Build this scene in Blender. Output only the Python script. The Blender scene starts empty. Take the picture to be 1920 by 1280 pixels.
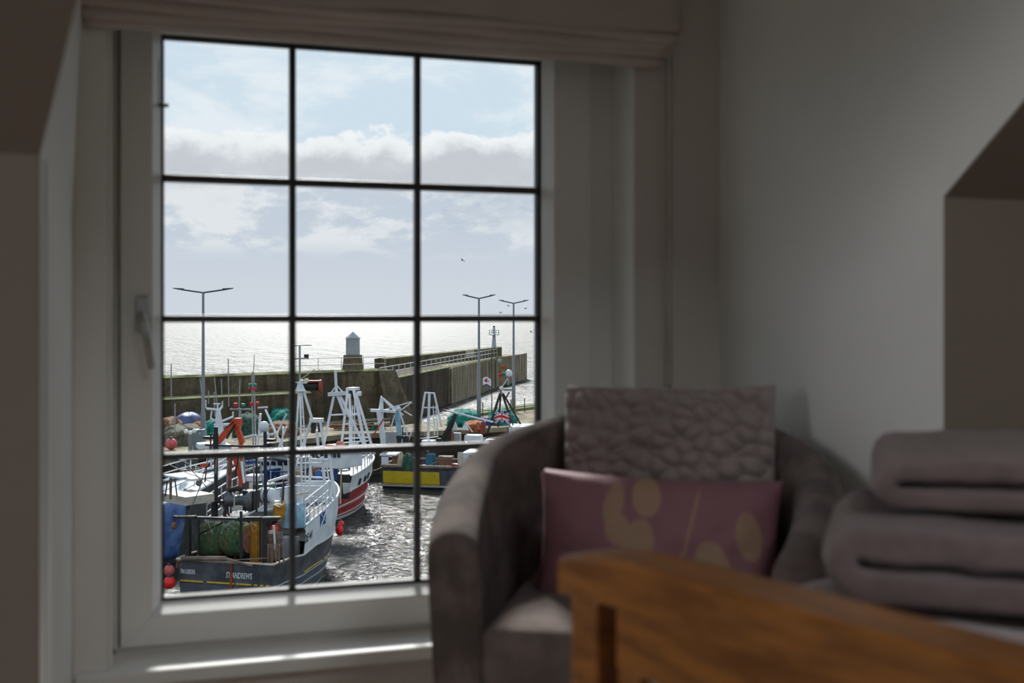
import bpy, bmesh, math, random
from mathutils import Vector, Matrix, noise
R = math.radians
rnd = random.Random(7)
scene = bpy.context.scene
col = scene.collection

# ------------------------------------------------------------------ camera
F = 40.0 / 36.0 * 1920.0            # focal length in pixels of the 1920 x 1280 frame
HORIZON = 592.0
YAW = R(17.4)
EYE = Vector((0.0, -2.5, 1.0))
WATER = -10.0                       # the harbour lies 11 m below the eye
cam_d = bpy.data.cameras.new('camera')
cam_d.lens = 40.0; cam_d.sensor_width = 36.0; cam_d.sensor_fit = 'HORIZONTAL'
cam_d.shift_y = -(640.0 - HORIZON) / 1920.0
cam_d.clip_start = 0.05; cam_d.clip_end = 60000.0
cam_d.dof.use_dof = True; cam_d.dof.focus_distance = 60.0; cam_d.dof.aperture_fstop = 4.0
cam_d.dof.aperture_blades = 9
cam = bpy.data.objects.new('camera', cam_d); col.objects.link(cam)
cam.location = EYE; cam.rotation_euler = (R(90), 0, -YAW)
scene.camera = cam
scene.view_settings.view_transform = 'Standard'; scene.view_settings.look = 'None'
scene.view_settings.gamma = 1.0; scene.view_settings.use_curve_mapping = False
scene.view_settings.exposure = 0.0
scene.cycles.use_denoising = True
scene.cycles.max_bounces = 10; scene.cycles.diffuse_bounces = 6; scene.cycles.transparent_max_bounces = 24
scene.cycles.sample_clamp_indirect = 4.0

def lin(c):
    return tuple(((x / 255) / 12.92 if x / 255 <= .04045 else ((x / 255 + .055) / 1.055) ** 2.4) for x in c)

class NT:
    """small helper that writes node trees"""
    def __init__(s, tree): s.t = tree; s.n = tree.nodes; s.l = tree.links
    def add(s, typ, ins=None, **kw):
        nd = s.n.new(typ)
        for k, v in kw.items(): setattr(nd, k, v)
        for k, v in (ins or {}).items():
            if isinstance(v, bpy.types.NodeSocket): s.l.new(v, nd.inputs[k])
            else: nd.inputs[k].default_value = v
        return nd
    def math(s, op, a, b=0.0, c=0.0, clamp=False):
        return s.add('ShaderNodeMath', {0: a, 1: b, 2: c}, operation=op, use_clamp=clamp).outputs[0]
    def ramp(s, fac, a, b):
        return s.add('ShaderNodeMapRange', {0: fac, 1: a, 2: b, 3: 0.0, 4: 1.0}, interpolation_type='SMOOTHSTEP').outputs[0]
    def mix(s, fac, a, b):
        nd = s.n.new('ShaderNodeMix'); nd.data_type = 'RGBA'
        for k, v in ((0, fac), (6, a), (7, b)):
            if isinstance(v, bpy.types.NodeSocket): s.l.new(v, nd.inputs[k])
            else: nd.inputs[k].default_value = v if k == 0 else (*v[:3], 1)
        return nd.outputs[2]
    def noise(s, vec, scale, detail=4, rough=.55, dist=0.0):
        return s.add('ShaderNodeTexNoise', {'Vector': vec, 'Scale': scale, 'Detail': detail, 'Roughness': rough, 'Distortion': dist}).outputs[0]
    def mapping(s, vec, scale=(1, 1, 1), loc=(0, 0, 0), rot=(0, 0, 0)):
        return s.add('ShaderNodeMapping', {'Vector': vec, 'Location': loc, 'Rotation': rot, 'Scale': scale}).outputs[0]

# ------------------------------------------------------------------ sky (clouds all round the horizon)
world = bpy.data.worlds.new('sky'); scene.world = world; world.use_nodes = True
t = NT(world.node_tree); t.n.clear()
dirv = t.add('ShaderNodeTexCoord').outputs['Generated']
sep = t.add('ShaderNodeSeparateXYZ', {0: dirv})
el = sep.outputs[2]
big = t.noise(t.mapping(dirv, (1, 1, .55), (.32, .1, 0)), 6.5, 9, .62)
fine = t.noise(t.mapping(dirv, (1, 1, 1.6), (4.1, 2.0, .7)), 17, 9, .62)
wisp = t.noise(t.mapping(dirv, (1, 1, 2.1), (1.3, 7.7, 3.1)), 7, 9, .62, .3)
puff = t.noise(t.mapping(dirv, (1, 1, 2.4), (9.3, 3.7, 1.1)), 13, 10, .62, .15)
edge = t.math('ADD', t.math('MULTIPLY', t.math('SUBTRACT', big, .5), .070), t.math('MULTIPLY', t.math('SUBTRACT', fine, .5), .050))
h = t.math('ADD', el, edge)                                  # warped elevation
up = t.mix(t.ramp(el, .20, .70), lin((208, 225, 238)), lin((170, 200, 228)))
up = t.mix(t.math('MULTIPLY', t.ramp(wisp, .44, .60), .85), up, lin((233, 240, 246)))
bank = t.mix(t.ramp(h, .136, .156), lin((200, 204, 211)), lin((243, 246, 249)))
bank = t.mix(t.math('MULTIPLY', t.ramp(fine, .45, .65), .30), bank, lin((226, 230, 235)))
hi = t.mix(t.ramp(h, .157, .162), bank, up)
low = t.mix(t.ramp(el, .0, .09), lin((209, 215, 225)), lin((198, 208, 221)))
low = t.mix(t.math('MULTIPLY', t.math('MULTIPLY', t.ramp(puff, .46, .57), t.ramp(el, .045, .07)), .8), low, lin((233, 236, 239)))
low = t.mix(t.math('MULTIPLY', t.math('MULTIPLY', t.ramp(wisp, .50, .36), t.ramp(el, .06, .10)), .7), low, lin((180, 193, 209)))
sky = t.mix(t.ramp(t.math('ADD', el, t.math('MULTIPLY', edge, -.6)), .105, .120), low, hi)
sea_c = t.mix(t.ramp(el, -.02, .0), lin((120, 125, 128)), sky)
bg = t.add('ShaderNodeBackground', {0: sea_c, 1: 1.0})
t.l.new(bg.outputs[0], t.add('ShaderNodeOutputWorld').inputs[0])

# the sun stands high ahead of the window behind thin cloud
SUN_AZ, SUN_EL = YAW - R(9.0), R(36)
sun_d = bpy.data.lights.new('sun', 'SUN'); sun_d.energy = 5.6; sun_d.angle = R(9.0); sun_d.color = (1, .97, .93)
sun = bpy.data.objects.new('sun', sun_d); col.objects.link(sun)
sd = Vector((math.sin(SUN_AZ) * math.cos(SUN_EL), math.cos(SUN_AZ) * math.cos(SUN_EL), math.sin(SUN_EL)))
sun.rotation_euler = sd.to_track_quat('Z', 'Y').to_euler()
# fill lights added to brighten the room, behind the camera and at the left wall
def fill_light(name, loc, rot, w, h, power):
    ar = bpy.data.lights.new(name, 'AREA'); ar.shape = 'RECTANGLE'; ar.size = w; ar.size_y = h; ar.energy = power; ar.color = (.95, .97, 1.0)
    o = bpy.data.objects.new(name, ar); col.objects.link(o); o.location = loc; o.rotation_euler = rot
REAR, SIDE = (-.6, -5.5, 1.5), (-2.4, -1.5, 1.40)      # centres of the two added windows, out of view
fill_light('rear_fill_light', (REAR[0], REAR[1] - .02, REAR[2]), (R(90), 0, 0), 1.1, 1.0, 1.0)
fill_light('side_fill_light', (SIDE[0] - .02, SIDE[1], SIDE[2]), (R(90), 0, R(-90)), 1.0, 1.1, 19.0)

CEILING_FILL_POWER = 14.0                         # the added fill light over the bed is built with the ceiling

# ------------------------------------------------------------------ pixel helpers
FW = Vector((math.sin(YAW), math.cos(YAW), 0)); RT = Vector((math.cos(YAW), -math.sin(YAW), 0)); UP = Vector((0, 0, 1))
def ray(px, py): return FW + RT * ((px - 960.0) / F) + UP * ((HORIZON - py) / F)
def at_depth(px, py, d): return EYE + ray(px, py) * d
def on_y(px, py, y): r = ray(px, py); return EYE + r * ((y - EYE.y) / r.y)
def on_x(px, py, x): r = ray(px, py); return EYE + r * ((x - EYE.x) / r.x)
def on_z(px, py, z): r = ray(px, py); return EYE + r * ((z - EYE.z) / r.z)
def on_plane(px, py, p, n): r = ray(px, py); return EYE + r * ((p - EYE).dot(n) / r.dot(n))
def cf(lat, dep, z=WATER): v = EYE + RT * lat + FW * dep; v.z = z; return v      # camera-side metres to world

# ------------------------------------------------------------------ materials
MATS = {}
def mat(name, c, rough=.6, var=.12, scale=6.0, metal=0.0, bump=0.0, bscale=60.0, c2=None, spec=.5, stretch=(1, 1, 1), sheen=0.0, emit=None):
    if name in MATS: return MATS[name]
    m = bpy.data.materials.new(name); m.use_nodes = True
    t = NT(m.node_tree); t.n.clear()
    tc = t.add('ShaderNodeTexCoord').outputs['Object']
    v = t.mapping(tc, stretch)
    n = t.noise(v, scale, 6, .6)
    a = lin(c)
    if c2 is None: lo = tuple(x * (1 - var) for x in a); hi = tuple(min(1, x * (1 + var)) for x in a)
    else: lo, hi = a, lin(c2)
    base = t.mix(t.ramp(n, .36, .64), lo, hi)
    b = t.add('ShaderNodeBsdfPrincipled', {'Base Color': base, 'Roughness': rough, 'Metallic': metal, 'Specular IOR Level': spec})
    if sheen: b.inputs['Sheen Weight'].default_value = sheen
    if bump:
        bn = t.add('ShaderNodeBump', {'Strength': min(1, bump), 'Distance': .01, 'Height': t.noise(tc, bscale, 4, .6)})
        t.l.new(bn.outputs[0], b.inputs['Normal'])
    t.l.new(b.outputs[0], t.add('ShaderNodeOutputMaterial').inputs[0])
    MATS[name] = m
    return m

# ------------------------------------------------------------------ mesh helpers
def tag(o, label=None, cat=None, group=None, kind=None):
    if label: o['label'] = label
    if cat: o['category'] = cat
    if group: o['group'] = group
    if kind: o['kind'] = kind
    return o
def empty(name, loc=(0, 0, 0), rz=0.0, parent=None):
    o = bpy.data.objects.new(name, None); col.objects.link(o)
    o.location = loc; o.rotation_euler = (0, 0, rz); o.empty_display_size = .2
    if parent: o.parent = parent
    return o
class MB:
    def __init__(s): s.v = []; s.f = []; s.m = []; s.mi = 0
    def add(s, verts, faces):
        o = len(s.v); s.v += [tuple(p) for p in verts]
        for f in faces: s.f.append(tuple(i + o for i in f)); s.m.append(s.mi)
        return s
    def mat(s, i): s.mi = i; return s
    def hexa(s, p):       # eight corners: bottom ring then top ring
        return s.add(p, [(3, 2, 1, 0), (4, 5, 6, 7), (0, 1, 5, 4), (1, 2, 6, 5), (2, 3, 7, 6), (3, 0, 4, 7)])
    def box(s, a, b):
        x0, y0, z0 = a; x1, y1, z1 = b
        return s.hexa([(x0, y0, z0), (x1, y0, z0), (x1, y1, z0), (x0, y1, z0), (x0, y0, z1), (x1, y0, z1), (x1, y1, z1), (x0, y1, z1)])
    def cbox(s, c, d, rz=0.0, ry=0.0, rx=0.0):
        M = Matrix.Rotation(rz, 3, 'Z') @ Matrix.Rotation(ry, 3, 'Y') @ Matrix.Rotation(rx, 3, 'X'); c = Vector(c)
        p = [c + M @ Vector((x * d[0] / 2, y * d[1] / 2, z * d[2] / 2)) for z in (-1, 1) for x, y in ((-1, -1), (1, -1), (1, 1), (-1, 1))]
        return s.hexa(p)
    def bar(s, a, b, w, h=None, upv=(0, 0, 1)):   # rectangular bar from a to b
        a = Vector(a); b = Vector(b); h = h or w; d = (b - a).normalized(); u = Vector(upv)
        if abs(d.dot(u)) > .98: u = Vector((0, 1, 0))
        r = d.cross(u).normalized(); u = r.cross(d).normalized()
        p = [q + r * (x * w / 2) + u * (y * h / 2) for q in (a, b) for x, y in ((-1, -1), (1, -1), (1, 1), (-1, 1))]
        return s.hexa(p)
    def tube(s, pts, r, n=6, cap=True):
        pts = [Vector(p) for p in pts]; rs = r if isinstance(r, (list, tuple)) else [r] * len(pts); rings = []; up = None
        for i, p in enumerate(pts):
            d = (pts[min(i + 1, len(pts) - 1)] - pts[max(i - 1, 0)])
            d = d.normalized() if d.length > 1e-9 else Vector((0, 0, 1))
            if up is None: up = Vector((0, 0, 1)) if abs(d.z) < .95 else Vector((1, 0, 0))
            x = d.cross(up).normalized(); y = x.cross(d).normalized(); up = y
            rings.append([p + (x * math.cos(2 * math.pi * k / n) + y * math.sin(2 * math.pi * k / n)) * rs[i] for k in range(n)])
        v = [q for rg in rings for q in rg]; f = []
        for i in range(len(pts) - 1):
            for k in range(n): f.append((i * n + k, i * n + (k + 1) % n, (i + 1) * n + (k + 1) % n, (i + 1) * n + k))
        if cap: f.append(tuple(range(n - 1, -1, -1))); f.append(tuple((len(pts) - 1) * n + k for k in range(n)))
        return s.add(v, f)
    def lathe(s, prof, c=(0, 0, 0), n=16, axis='Z', M=None):
        v = []; f = []; c = Vector(c)
        for r, z in prof:
            for k in range(n):
                a = 2 * math.pi * k / n; q = Vector((r * math.cos(a), r * math.sin(a), z))
                if axis == 'X': q = Vector((q.z, q.x, q.y))
                elif axis == 'Y': q = Vector((q.x, q.z, q.y))
                if M: q = M @ q
                v.append(c + q)
        for i in range(len(prof) - 1):
            for k in range(n): f.append((i * n + k, i * n + (k + 1) % n, (i + 1) * n + (k + 1) % n, (i + 1) * n + k))
        f.append(tuple(range(n - 1, -1, -1))); f.append(tuple((len(prof) - 1) * n + k for k in range(n)))
        return s.add(v, f)
    def ball(s, c, r, n=14, sz=1.0):
        return s.lathe([(max(1e-3, r * math.sin(math.pi * i / 9)), -r * sz * math.cos(math.pi * i / 9)) for i in range(10)], c, n)
    def grid(s, fn, nu, nv, closed_u=False):
        v = [fn(i / nu, j / nv) for j in range(nv + 1) for i in range(nu + 1)]; f = []
        for j in range(nv):
            for i in range(nu): a = j * (nu + 1) + i; f.append((a, a + 1, a + nu + 2, a + nu + 1))
        return s.add(v, f)
    def prism(s, poly, ext):      # planar polygon (3-D points) pushed along ext
        n = len(poly); ext = Vector(ext); p = [Vector(q) for q in poly]
        return s.add(p + [q + ext for q in p], [tuple(range(n - 1, -1, -1)), tuple(range(n, 2 * n))] + [(i, (i + 1) % n, n + (i + 1) % n, n + i) for i in range(n)])
    def build(s, name, mats, parent=None, smooth=False, bevel=0.0, sub=0, solid=0.0, weld=False, fix=True):
        me = bpy.data.meshes.new(name); me.from_pydata(s.v, [], s.f)
        for m in (mats if isinstance(mats, (list, tuple)) else [mats]): me.materials.append(m)
        for p, i in zip(me.polygons, s.m): p.material_index = i; p.use_smooth = smooth
        if weld or fix:
            bm = bmesh.new(); bm.from_mesh(me)
            if weld: bmesh.ops.remove_doubles(bm, verts=bm.verts, dist=1e-4)
            if fix: bmesh.ops.recalc_face_normals(bm, faces=bm.faces)
            bm.to_mesh(me); bm.free()
        o = bpy.data.objects.new(name, me); col.objects.link(o)
        if parent: o.parent = parent
        if bevel: b = o.modifiers.new('bevel', 'BEVEL'); b.width = bevel; b.segments = 2; b.limit_method = 'ANGLE'
        if solid: b = o.modifiers.new('solid', 'SOLIDIFY'); b.thickness = solid; b.offset = -1
        if sub: b = o.modifiers.new('sub', 'SUBSURF'); b.levels = sub; b.render_levels = sub
        return o
def structure(o): o['kind'] = 'structure'; return o

# ================================================================== THE ROOM
def wall_mat(name, c, rough=.85):
    return mat(name, c, rough, .03, 2.0, bump=.08, bscale=180, spec=.25)
M_wall = wall_mat('wall_paint', (214, 207, 199))
M_cheek = wall_mat('cheek_paint', (238, 238, 234))
M_knee = wall_mat('taupe_paint', (150, 138, 127))
M_room = wall_mat('room_taupe_paint', (128, 116, 106))
M_upvc = mat('white_frame', (240, 240, 236), .35, .02, 3, spec=.4)
M_gasket = mat('black_gasket', (18, 18, 20), .6)
M_bar = mat('glazing_bar', (70, 70, 71), .45)
M_floor = mat('carpet', (150, 138, 124), .95, .15, 30, bump=.4, bscale=300)

YW = -.15                                     # inner face of the window wall; the glass stands at y = 0
XL = on_y(137, 800, YW).x; XR = on_y(1350, 500, YW).x
YK = on_x(1770, 700, XR).y                    # the dormer cheeks end here and the knee walls begin
XLn = on_y(75, 800, YK).x                     # near edge of the left cheek
ZKR, ZK = on_x(1770, 370, XR).z, on_y(75, 290, YK).z
pr = on_x(1920, 190, XR); PR = max(.3, (pr.z - ZKR) / (YK - pr.y))
PITCH = PR                                    # slope of the roof
ZC, ZD = 2.45, 1.80                           # main ceiling, dormer ceiling
YC = YK - (ZC - ZK) / PITCH; YD = YK - (ZD - ZKR) / PITCH
X0, X1, Y0 = -2.4, 4.2, -5.5
gl = [on_y(306, 70, 0), on_y(1008, 120, 0), on_y(1008, 1071, 0), on_y(305, 1120, 0)]
GX0, GX1 = gl[0].x, gl[1].x; GZ1 = (gl[0].z + gl[1].z) / 2; GZ0 = (gl[2].z + gl[3].z) / 2
OX0 = on_y(203, 900, YW).x; OX1 = on_y(1190, 400, YW).x          # opening in the wall
OZ0 = on_y(205, 1240, YW + .05).z - .002; OZ1 = GZ1 + .13
# floor and ceilings
structure(MB().box((X0, Y0, -.1), (X1, .4, 0)).build('floor', M_floor))
structure(MB().box((X0, Y0, ZC), (X1, YC, ZC + .1)).build('ceiling', M_room))
structure(MB().box((XL - .02, YD, ZD), (XR + .02, .25, ZD + .1)).build('ceiling_dormer', M_cheek))
# window wall of the dormer
b = MB()
b.box((XL - .02, YW, 0), (OX0, .18, ZD)); b.box((OX1, YW, 0), (XR + .02, .18, ZD))
b.box((OX0, YW, 0), (OX1, .18, OZ0 - .03)); b.box((OX0, YW, OZ1), (OX1, .18, ZD))
structure(b.build('wall_window', M_wall))
# dormer cheeks
pb = on_plane(145, 0, Vector((0, YK, ZK)), Vector((0, PITCH, 1)).normalized())
b = MB()
XLt = XL + .03
yt = YK - (ZD + .1 - ZK) / PITCH
lean = (pb.x - XLn) / max(.01, pb.z - ZK)
xt = XLn + lean * (ZD + .1 - ZK)
A, B_, C_, D_ = (XLn, YK, 0), (XL, YW + .01, 0), (XL, YW + .01, ZK), (XLn, YK, ZK)
E_, F_ = (xt, yt, ZD + .1), (XLt, YW + .01, ZD + .1)
b.add([A, B_, C_, D_, E_, F_], [(0, 1, 2, 3), (3, 2, 5, 4)])
structure(b.build('wall_cheek_left', M_cheek, fix=False))
b = MB(); b.prism([(XR, YW, 0), (XR, YK + .002, 0), (XR, YK + .002, ZKR + .002), (XR, YD - .05 / PITCH + .002, ZD + .05), (XR, YW, ZD + .05)], (.002, 0, 0))
structure(b.build('wall_cheek_right', M_cheek))
# knee walls and roof slopes beside the dormer
structure(MB().box((X0, YK, 0), (XLn - .001, YK + .1, ZK + .02)).build('wall_knee_left', M_knee))
structure(MB().box((XR + .001, YK, 0), (X1, YK + .1, ZKR + .005)).build('wall_knee_right', M_knee))
def slope(name, xa, xb0, xb1, zk):           # xb0 at the knee, xb1 at the top
    b = MB(); z2 = ZD + .1; y2 = YK - (z2 - zk) / PITCH
    if xa < xb0: p = [(xa, YK, zk), (xb0, YK, zk), (xb1, y2, z2), (xa, y2, z2)]
    else: p = [(xb0, YK, zk), (xa, YK, zk), (xa, y2, z2), (xb1, y2, z2)]
    b.prism(p, (0, PITCH * .06, .06)); structure(b.build(name, M_knee))
slope('ceiling_slope_left', X0, XLn, xt, ZK); slope('ceiling_slope_right', X1, XR + .001, XR + .001, ZKR)
z2 = ZD + .1; y2 = YK - (z2 - ZK) / PITCH
structure(MB().prism([(X0, y2 + .2, z2), (X1, y2 + .2, z2), (X1, YC, ZC), (X0, YC, ZC)], (0, PITCH * .06, .06)).build('ceiling_slope', M_knee))
def holed(name, axis, c, h, lo, hi, other):   # wall with an opening for an added window, centred on c
    b = MB(); w0, w1, z0, z1 = c[0] - h[0] / 2, c[0] + h[0] / 2, c[1] - h[1] / 2, c[1] + h[1] / 2
    for a0, a1, q0, q1 in ((lo, w0, 0, ZC), (w1, hi, 0, ZC), (w0, w1, 0, z0), (w0, w1, z1, ZC)):
        b.box((other[0], a0, q0), (other[1], a1, q1)) if axis == 'y' else b.box((a0, other[0], q0), (a1, other[1], q1))
    structure(b.build(name, M_room))
def added_window(name, axis, c, h, o):  # unseen window frame, added to carry a fill light
    root = structure(empty(name, (o, c[0], c[1]) if axis == 'y' else (c[0], o, c[1]), 0 if axis == 'y' else R(90)))
    for i in range(2):
        s = 2 * i - 1
        MB().box((-.03, s * h[0] / 2 - .03 * (s + 1), -h[1] / 2), (.03, s * h[0] / 2 - .03 * (s - 1), h[1] / 2)).build('sash_rail', M_upvc, root)
        MB().box((-.03, -h[0] / 2, s * h[1] / 2 - .03 * (s + 1)), (.03, h[0] / 2, s * h[1] / 2 - .03 * (s - 1))).build('sash_rail', M_upvc, root)
holed('wall_left', 'y', (SIDE[1], SIDE[2]), (1.1, 1.2), Y0, .4, (X0 - .1, X0)); added_window('window_added_2', 'y', (SIDE[1], SIDE[2]), (1.1, 1.2), X0 + .01)
holed('wall_back', 'x', (REAR[0], REAR[2]), (1.2, 1.1), X0, X1, (Y0 - .1, Y0)); added_window('window_added_3', 'x', (REAR[0], REAR[2]), (1.2, 1.1), Y0 + .01)
structure(MB().box((X1, Y0, 0), (X1 + .1, .4, ZC)).build('wall_right', M_room))
# dormer roof; its unseen deep eave is added to keep sun off the chair
structure(MB().prism([(XL - .3, .72, ZD + .06), (XR + .3, .72, ZD + .06), (XR + .3, .72, ZD + .25), (XL - .3, .72, ZD + .25)], (0, -1.5, 0)).build('roof_dormer_sunshade', M_knee))
# fill light with a window frame, added under the flat ceiling above the bed
rx, ry = .85, min(YC - .38, -1.9)
fill_light('ceiling_fill_light', (rx, ry, ZC - .02), (0, 0, 0), .7, .6, CEILING_FILL_POWER)
rl = structure(empty('window_added_4', (rx, ry, ZC)))
for a, c in (((-.42, -.37), (-.36, .37)), ((.36, -.37), (.42, .37)), ((-.36, -.37), (.36, -.31)), ((-.36, .31), (.36, .37))): MB().box((a[0], a[1], -.03), (c[0], c[1], .0)).build('sash_rail', M_upvc, rl)

# window ---------------------------------------------------------------
win = empty('window_1', (0, 0, 0)); structure(win)
fw = GX0 - OX0
SX0 = on_y(226, 900, -.045).x; SX1 = on_y(1105, 400, -.045).x; SZ0 = on_y(220, 1213, -.045).z; SZ1 = GZ1 + .085
GAP = .004
b = MB()                                       # outer frame
b.box((OX0 - .005, -.035, OZ0 - .03), (SX0 - GAP, .05, OZ1 + .01)); b.box((SX1 + GAP, -.035, OZ0 - .03), (OX1 + .005, .05, OZ1 + .01))
b.box((OX0 - .005, -.035, OZ0 - .03), (OX1 + .005, .05, SZ0 - GAP)); b.box((OX0 - .005, -.035, SZ1 + GAP), (OX1 + .005, .05, OZ1 + .01))
b.box((OX0, .042, OZ0 - .02), (SX0 + .02, .05, OZ1)); b.box((SX1 - .02, .042, OZ0 - .02), (OX1, .05, OZ1)); b.box((OX0, .042, OZ0 - .02), (OX1, .05, SZ0 + .02)); b.box((OX0, .042, SZ1 - .02), (OX1, .05, OZ1))
b.build('outer_frame', M_upvc, win, bevel=.004)
def sash_rail(name, p):                         # bevelled member, profile slopes down to the glass
    b = MB(); b.add([q for q in p], [(0, 1, 2, 3), (3, 2, 6, 7), (7, 6, 5, 4), (4, 5, 1, 0), (0, 3, 7, 4), (1, 5, 6, 2)]); return b.build(name, M_upvc, win, bevel=.004)
BD = .018
def member(ax, a0, a1, o, i, yb=-.055):         # o outer coordinate, i inner coordinate; mitred ends
    s = 1 if i > o else -1; ib = i - s * BD
    for (p0, p1, ya, yb2, nm) in ((o, ib, -.055, -.055, 'sash_rail'), (ib, i, -.055, -.016, 'glazing_bead')):
        def e(q): k = (q - o) / (i - o); return (a0[0] + (a0[1] - a0[0]) * k, a1[0] + (a1[1] - a1[0]) * k)
        l0, r0 = e(p0); l1, r1 = e(p1)
        if ax == 'v': v = [(p0, ya, l0), (p0, ya, r0), (p1, yb2, r1), (p1, yb2, l1)]
        else: v = [(l0, ya, p0), (r0, ya, p0), (r1, yb2, p1), (l1, yb2, p1)]
        v = [Vector(q) for q in v]; w = [Vector((q.x, .04, q.z)) for q in v]
        b = MB(); b.add(v + w, [(0, 1, 2, 3), (7, 6, 5, 4), (0, 4, 5, 1), (1, 5, 6, 2), (2, 6, 7, 3), (3, 7, 4, 0)])
        b.build(nm, M_upvc, win, bevel=.002)
g = .004
member('v', (SZ0, GZ0 - g), (SZ1, GZ1 + g), SX0, GX0 - g); member('v', (SZ0, GZ0 - g), (SZ1, GZ1 + g), SX1, GX1 + g)
member('h', (SX0, GX0 - g), (SX1, GX1 + g), SZ0, GZ0 - g); member('h', (SX0, GX0 - g), (SX1, GX1 + g), SZ1, GZ1 + g)
b = MB(); k = .006
b.box((GX0 - g, -.012, GZ0 - g), (GX0 + .002, .012, GZ1 + g)); b.box((GX1 - .004, -.012, GZ0 - g), (GX1 + g, .012, GZ1 + g))
b.box((GX0 - g, -.012, GZ0 - g), (GX1 + g, .012, GZ0 + .003)); b.box((GX0 - g, -.012, GZ1 - .003), (GX1 + g, .012, GZ1 + g))
b.build('gasket', M_gasket, win)
m = bpy.data.materials.new('window_glass'); m.use_nodes = True; t = NT(m.node_tree); t.n.clear()
tr = t.add('ShaderNodeBsdfTransparent', {0: (.97, .985, .98, 1)}); gs = t.add('ShaderNodeBsdfGlossy', {0: (1, 1, 1, 1), 1: .02})
lw = t.add('ShaderNodeLayerWeight', {0: .12}).outputs[0]
mx = t.add('ShaderNodeMixShader', {0: t.math('MULTIPLY', lw, .25), 1: tr.outputs[0], 2: gs.outputs[0]})
t.l.new(mx.outputs[0], t.add('ShaderNodeOutputMaterial').inputs[0]); M_glass = m
vx = [GX0, on_y(548, 592, 0).x, on_y(782, 592, 0).x, GX1]
hz = [GZ1, on_y(430, 338, 0).z, on_y(430, 597.3, 0).z, on_y(430, 851.5, 0).z, GZ0]
for x in vx[1:3]: MB().box((x - .007, -.011, GZ0), (x + .007, .011, GZ1)).build('glazing_bar', M_bar, win, bevel=.003)
for z in hz[1:4]:
    for i in range(3):
        a = vx[i] + (.007 if i else 0); c = vx[i + 1] - (.007 if i < 2 else 0)
        MB().box((a, -.011, z - .0078), (c, .011, z + .0078)).build('glazing_bar', M_bar, win, bevel=.003)
for i in range(3):
    for j in range(4): MB().add([(vx[i], 0, hz[j + 1]), (vx[i + 1], 0, hz[j + 1]), (vx[i + 1], 0, hz[j]), (vx[i], 0, hz[j])], [(0, 1, 2, 3)]).build('pane', M_glass, win, fix=False)
# lever handle on the sash, hinge-side catch
hx = on_y(266, 585, -.055); M_metal = mat('brushed_metal', (176, 176, 170), .32, .05, metal=.6)
hd = MB().box((hx.x - .013, -.068, hx.z - .042), (hx.x + .013, -.055, hx.z + .032)).build('handle', M_metal, win, bevel=.004)
hb = on_y(284, 690, -.10)
MB().tube([(hx.x, -.066, hx.z - .005), (hx.x, -.095, hx.z - .006), (hx.x + .002, -.104, hx.z - .022), ((hx.x + hb.x) / 2 + .001, -.106, (hx.z + hb.z) / 2), (hb.x, -.1, hb.z)], [.008, .009, .010, .0085, .0075], 10).build('lever', M_metal, hd, smooth=True)
cp = on_y(304, 198, -.02)
MB().cbox((cp.x, -.024, cp.z), (.026, .012, .006)).cbox((cp.x - .008, -.024, cp.z + .05), (.004, .008, .09)).build('catch', mat('catch_metal', (120, 112, 96), .4), win)
# sill board
b = MB(); zs = OZ0
b.box((OX0 - .06, YW - .03, zs - .03), (OX1 + .06, YW, zs)); b.box((OX0, YW - .001, zs - .03), (OX1, -.03, zs)); structure(b.build('sill', M_upvc, bevel=.006))
structure(MB().box((XL, YW - .012, OZ0 - .03), (OX0 - .001, YW, OZ1 + .1)).build('trim_1', M_upvc, bevel=.003))
structure(MB().box((OX1 - .006, YW - .002, OZ0), (OX1, -.036, OZ1)).build('trim_2', M_upvc)); structure(MB().box((OX0, YW - .002, OZ0), (OX0 + .006, -.036, OZ1)).build('trim_3', M_upvc))
# skirting under the window and along the cheek
structure(MB().box((XL, YW - .015, 0), (XR, YW, .1)).build('baseboard_window', M_upvc, bevel=.003))

# roman blind ------------------------------------------------------------
M_linen = mat('blind_linen', (206, 192, 184), .9, .05, 4, bump=.3, bscale=400)
M_cord = mat('blind_cord', (190, 184, 172), .7)
bl = empty('roman_blind', ((OX0 + OX1) / 2, YW, ZD))
tag(bl, 'taupe linen roman blind drawn up in folds above the window', 'blind'); bx = bl.location
BX0, BX1 = on_y(120, 20, YW - .05).x, on_y(1272, 60, YW - .05).x
zf = on_y(1260, 62, YW - .075).z; zb = on_y(1240, 126, YW - .03).z
def loc(p): return Vector(p) - bx
MB().box(loc((BX0, YW - .045, ZD - .05)), loc((BX1 - .01, YW - .002, ZD - .006))).build('head_rail', M_upvc, bl)
def fab(u, v):
    x = BX0 + (BX1 - BX0) * u; z = ZD - .02 + (zf - ZD + .02) * v
    return loc((x, YW - .056 - .02 * v - .004 * math.sin(9 * u + 2) * v, z + .004 * math.sin(14 * u) * v))
MB().grid(fab, 40, 10).build('front_panel', M_linen, bl, smooth=True, solid=.003)
nf = 4
for i in range(nf):
    za = zf + .012 - (zf - zb) * (i / nf); zc = zf - (zf - zb) * ((i + 1) / nf); yy = YW - .066 + .011 * i; xin = .006 + .010 * i
    def fold(u, v, za=za, zc=zc, yy=yy, xin=xin, i=i):
        x = BX0 + xin + (BX1 - BX0 - 2 * xin) * u; a = math.pi * (v - .5)
        z = (za + zc) / 2 - (za - zc) / 2 * math.sin(a) + .003 * math.sin(11 * u + i * 2)
        return loc((x, yy + .014 - .016 * math.cos(a), z))
    MB().grid(fold, 40, 8).build('fold', M_linen, bl, smooth=True, solid=.002)
c1, c2 = on_y(1249, 110, YW - .02), on_y(1252, 718, YW - .02); c3, c4 = on_y(1260, 100, YW - .03), on_y(1263, 718, YW - .03)
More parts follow.
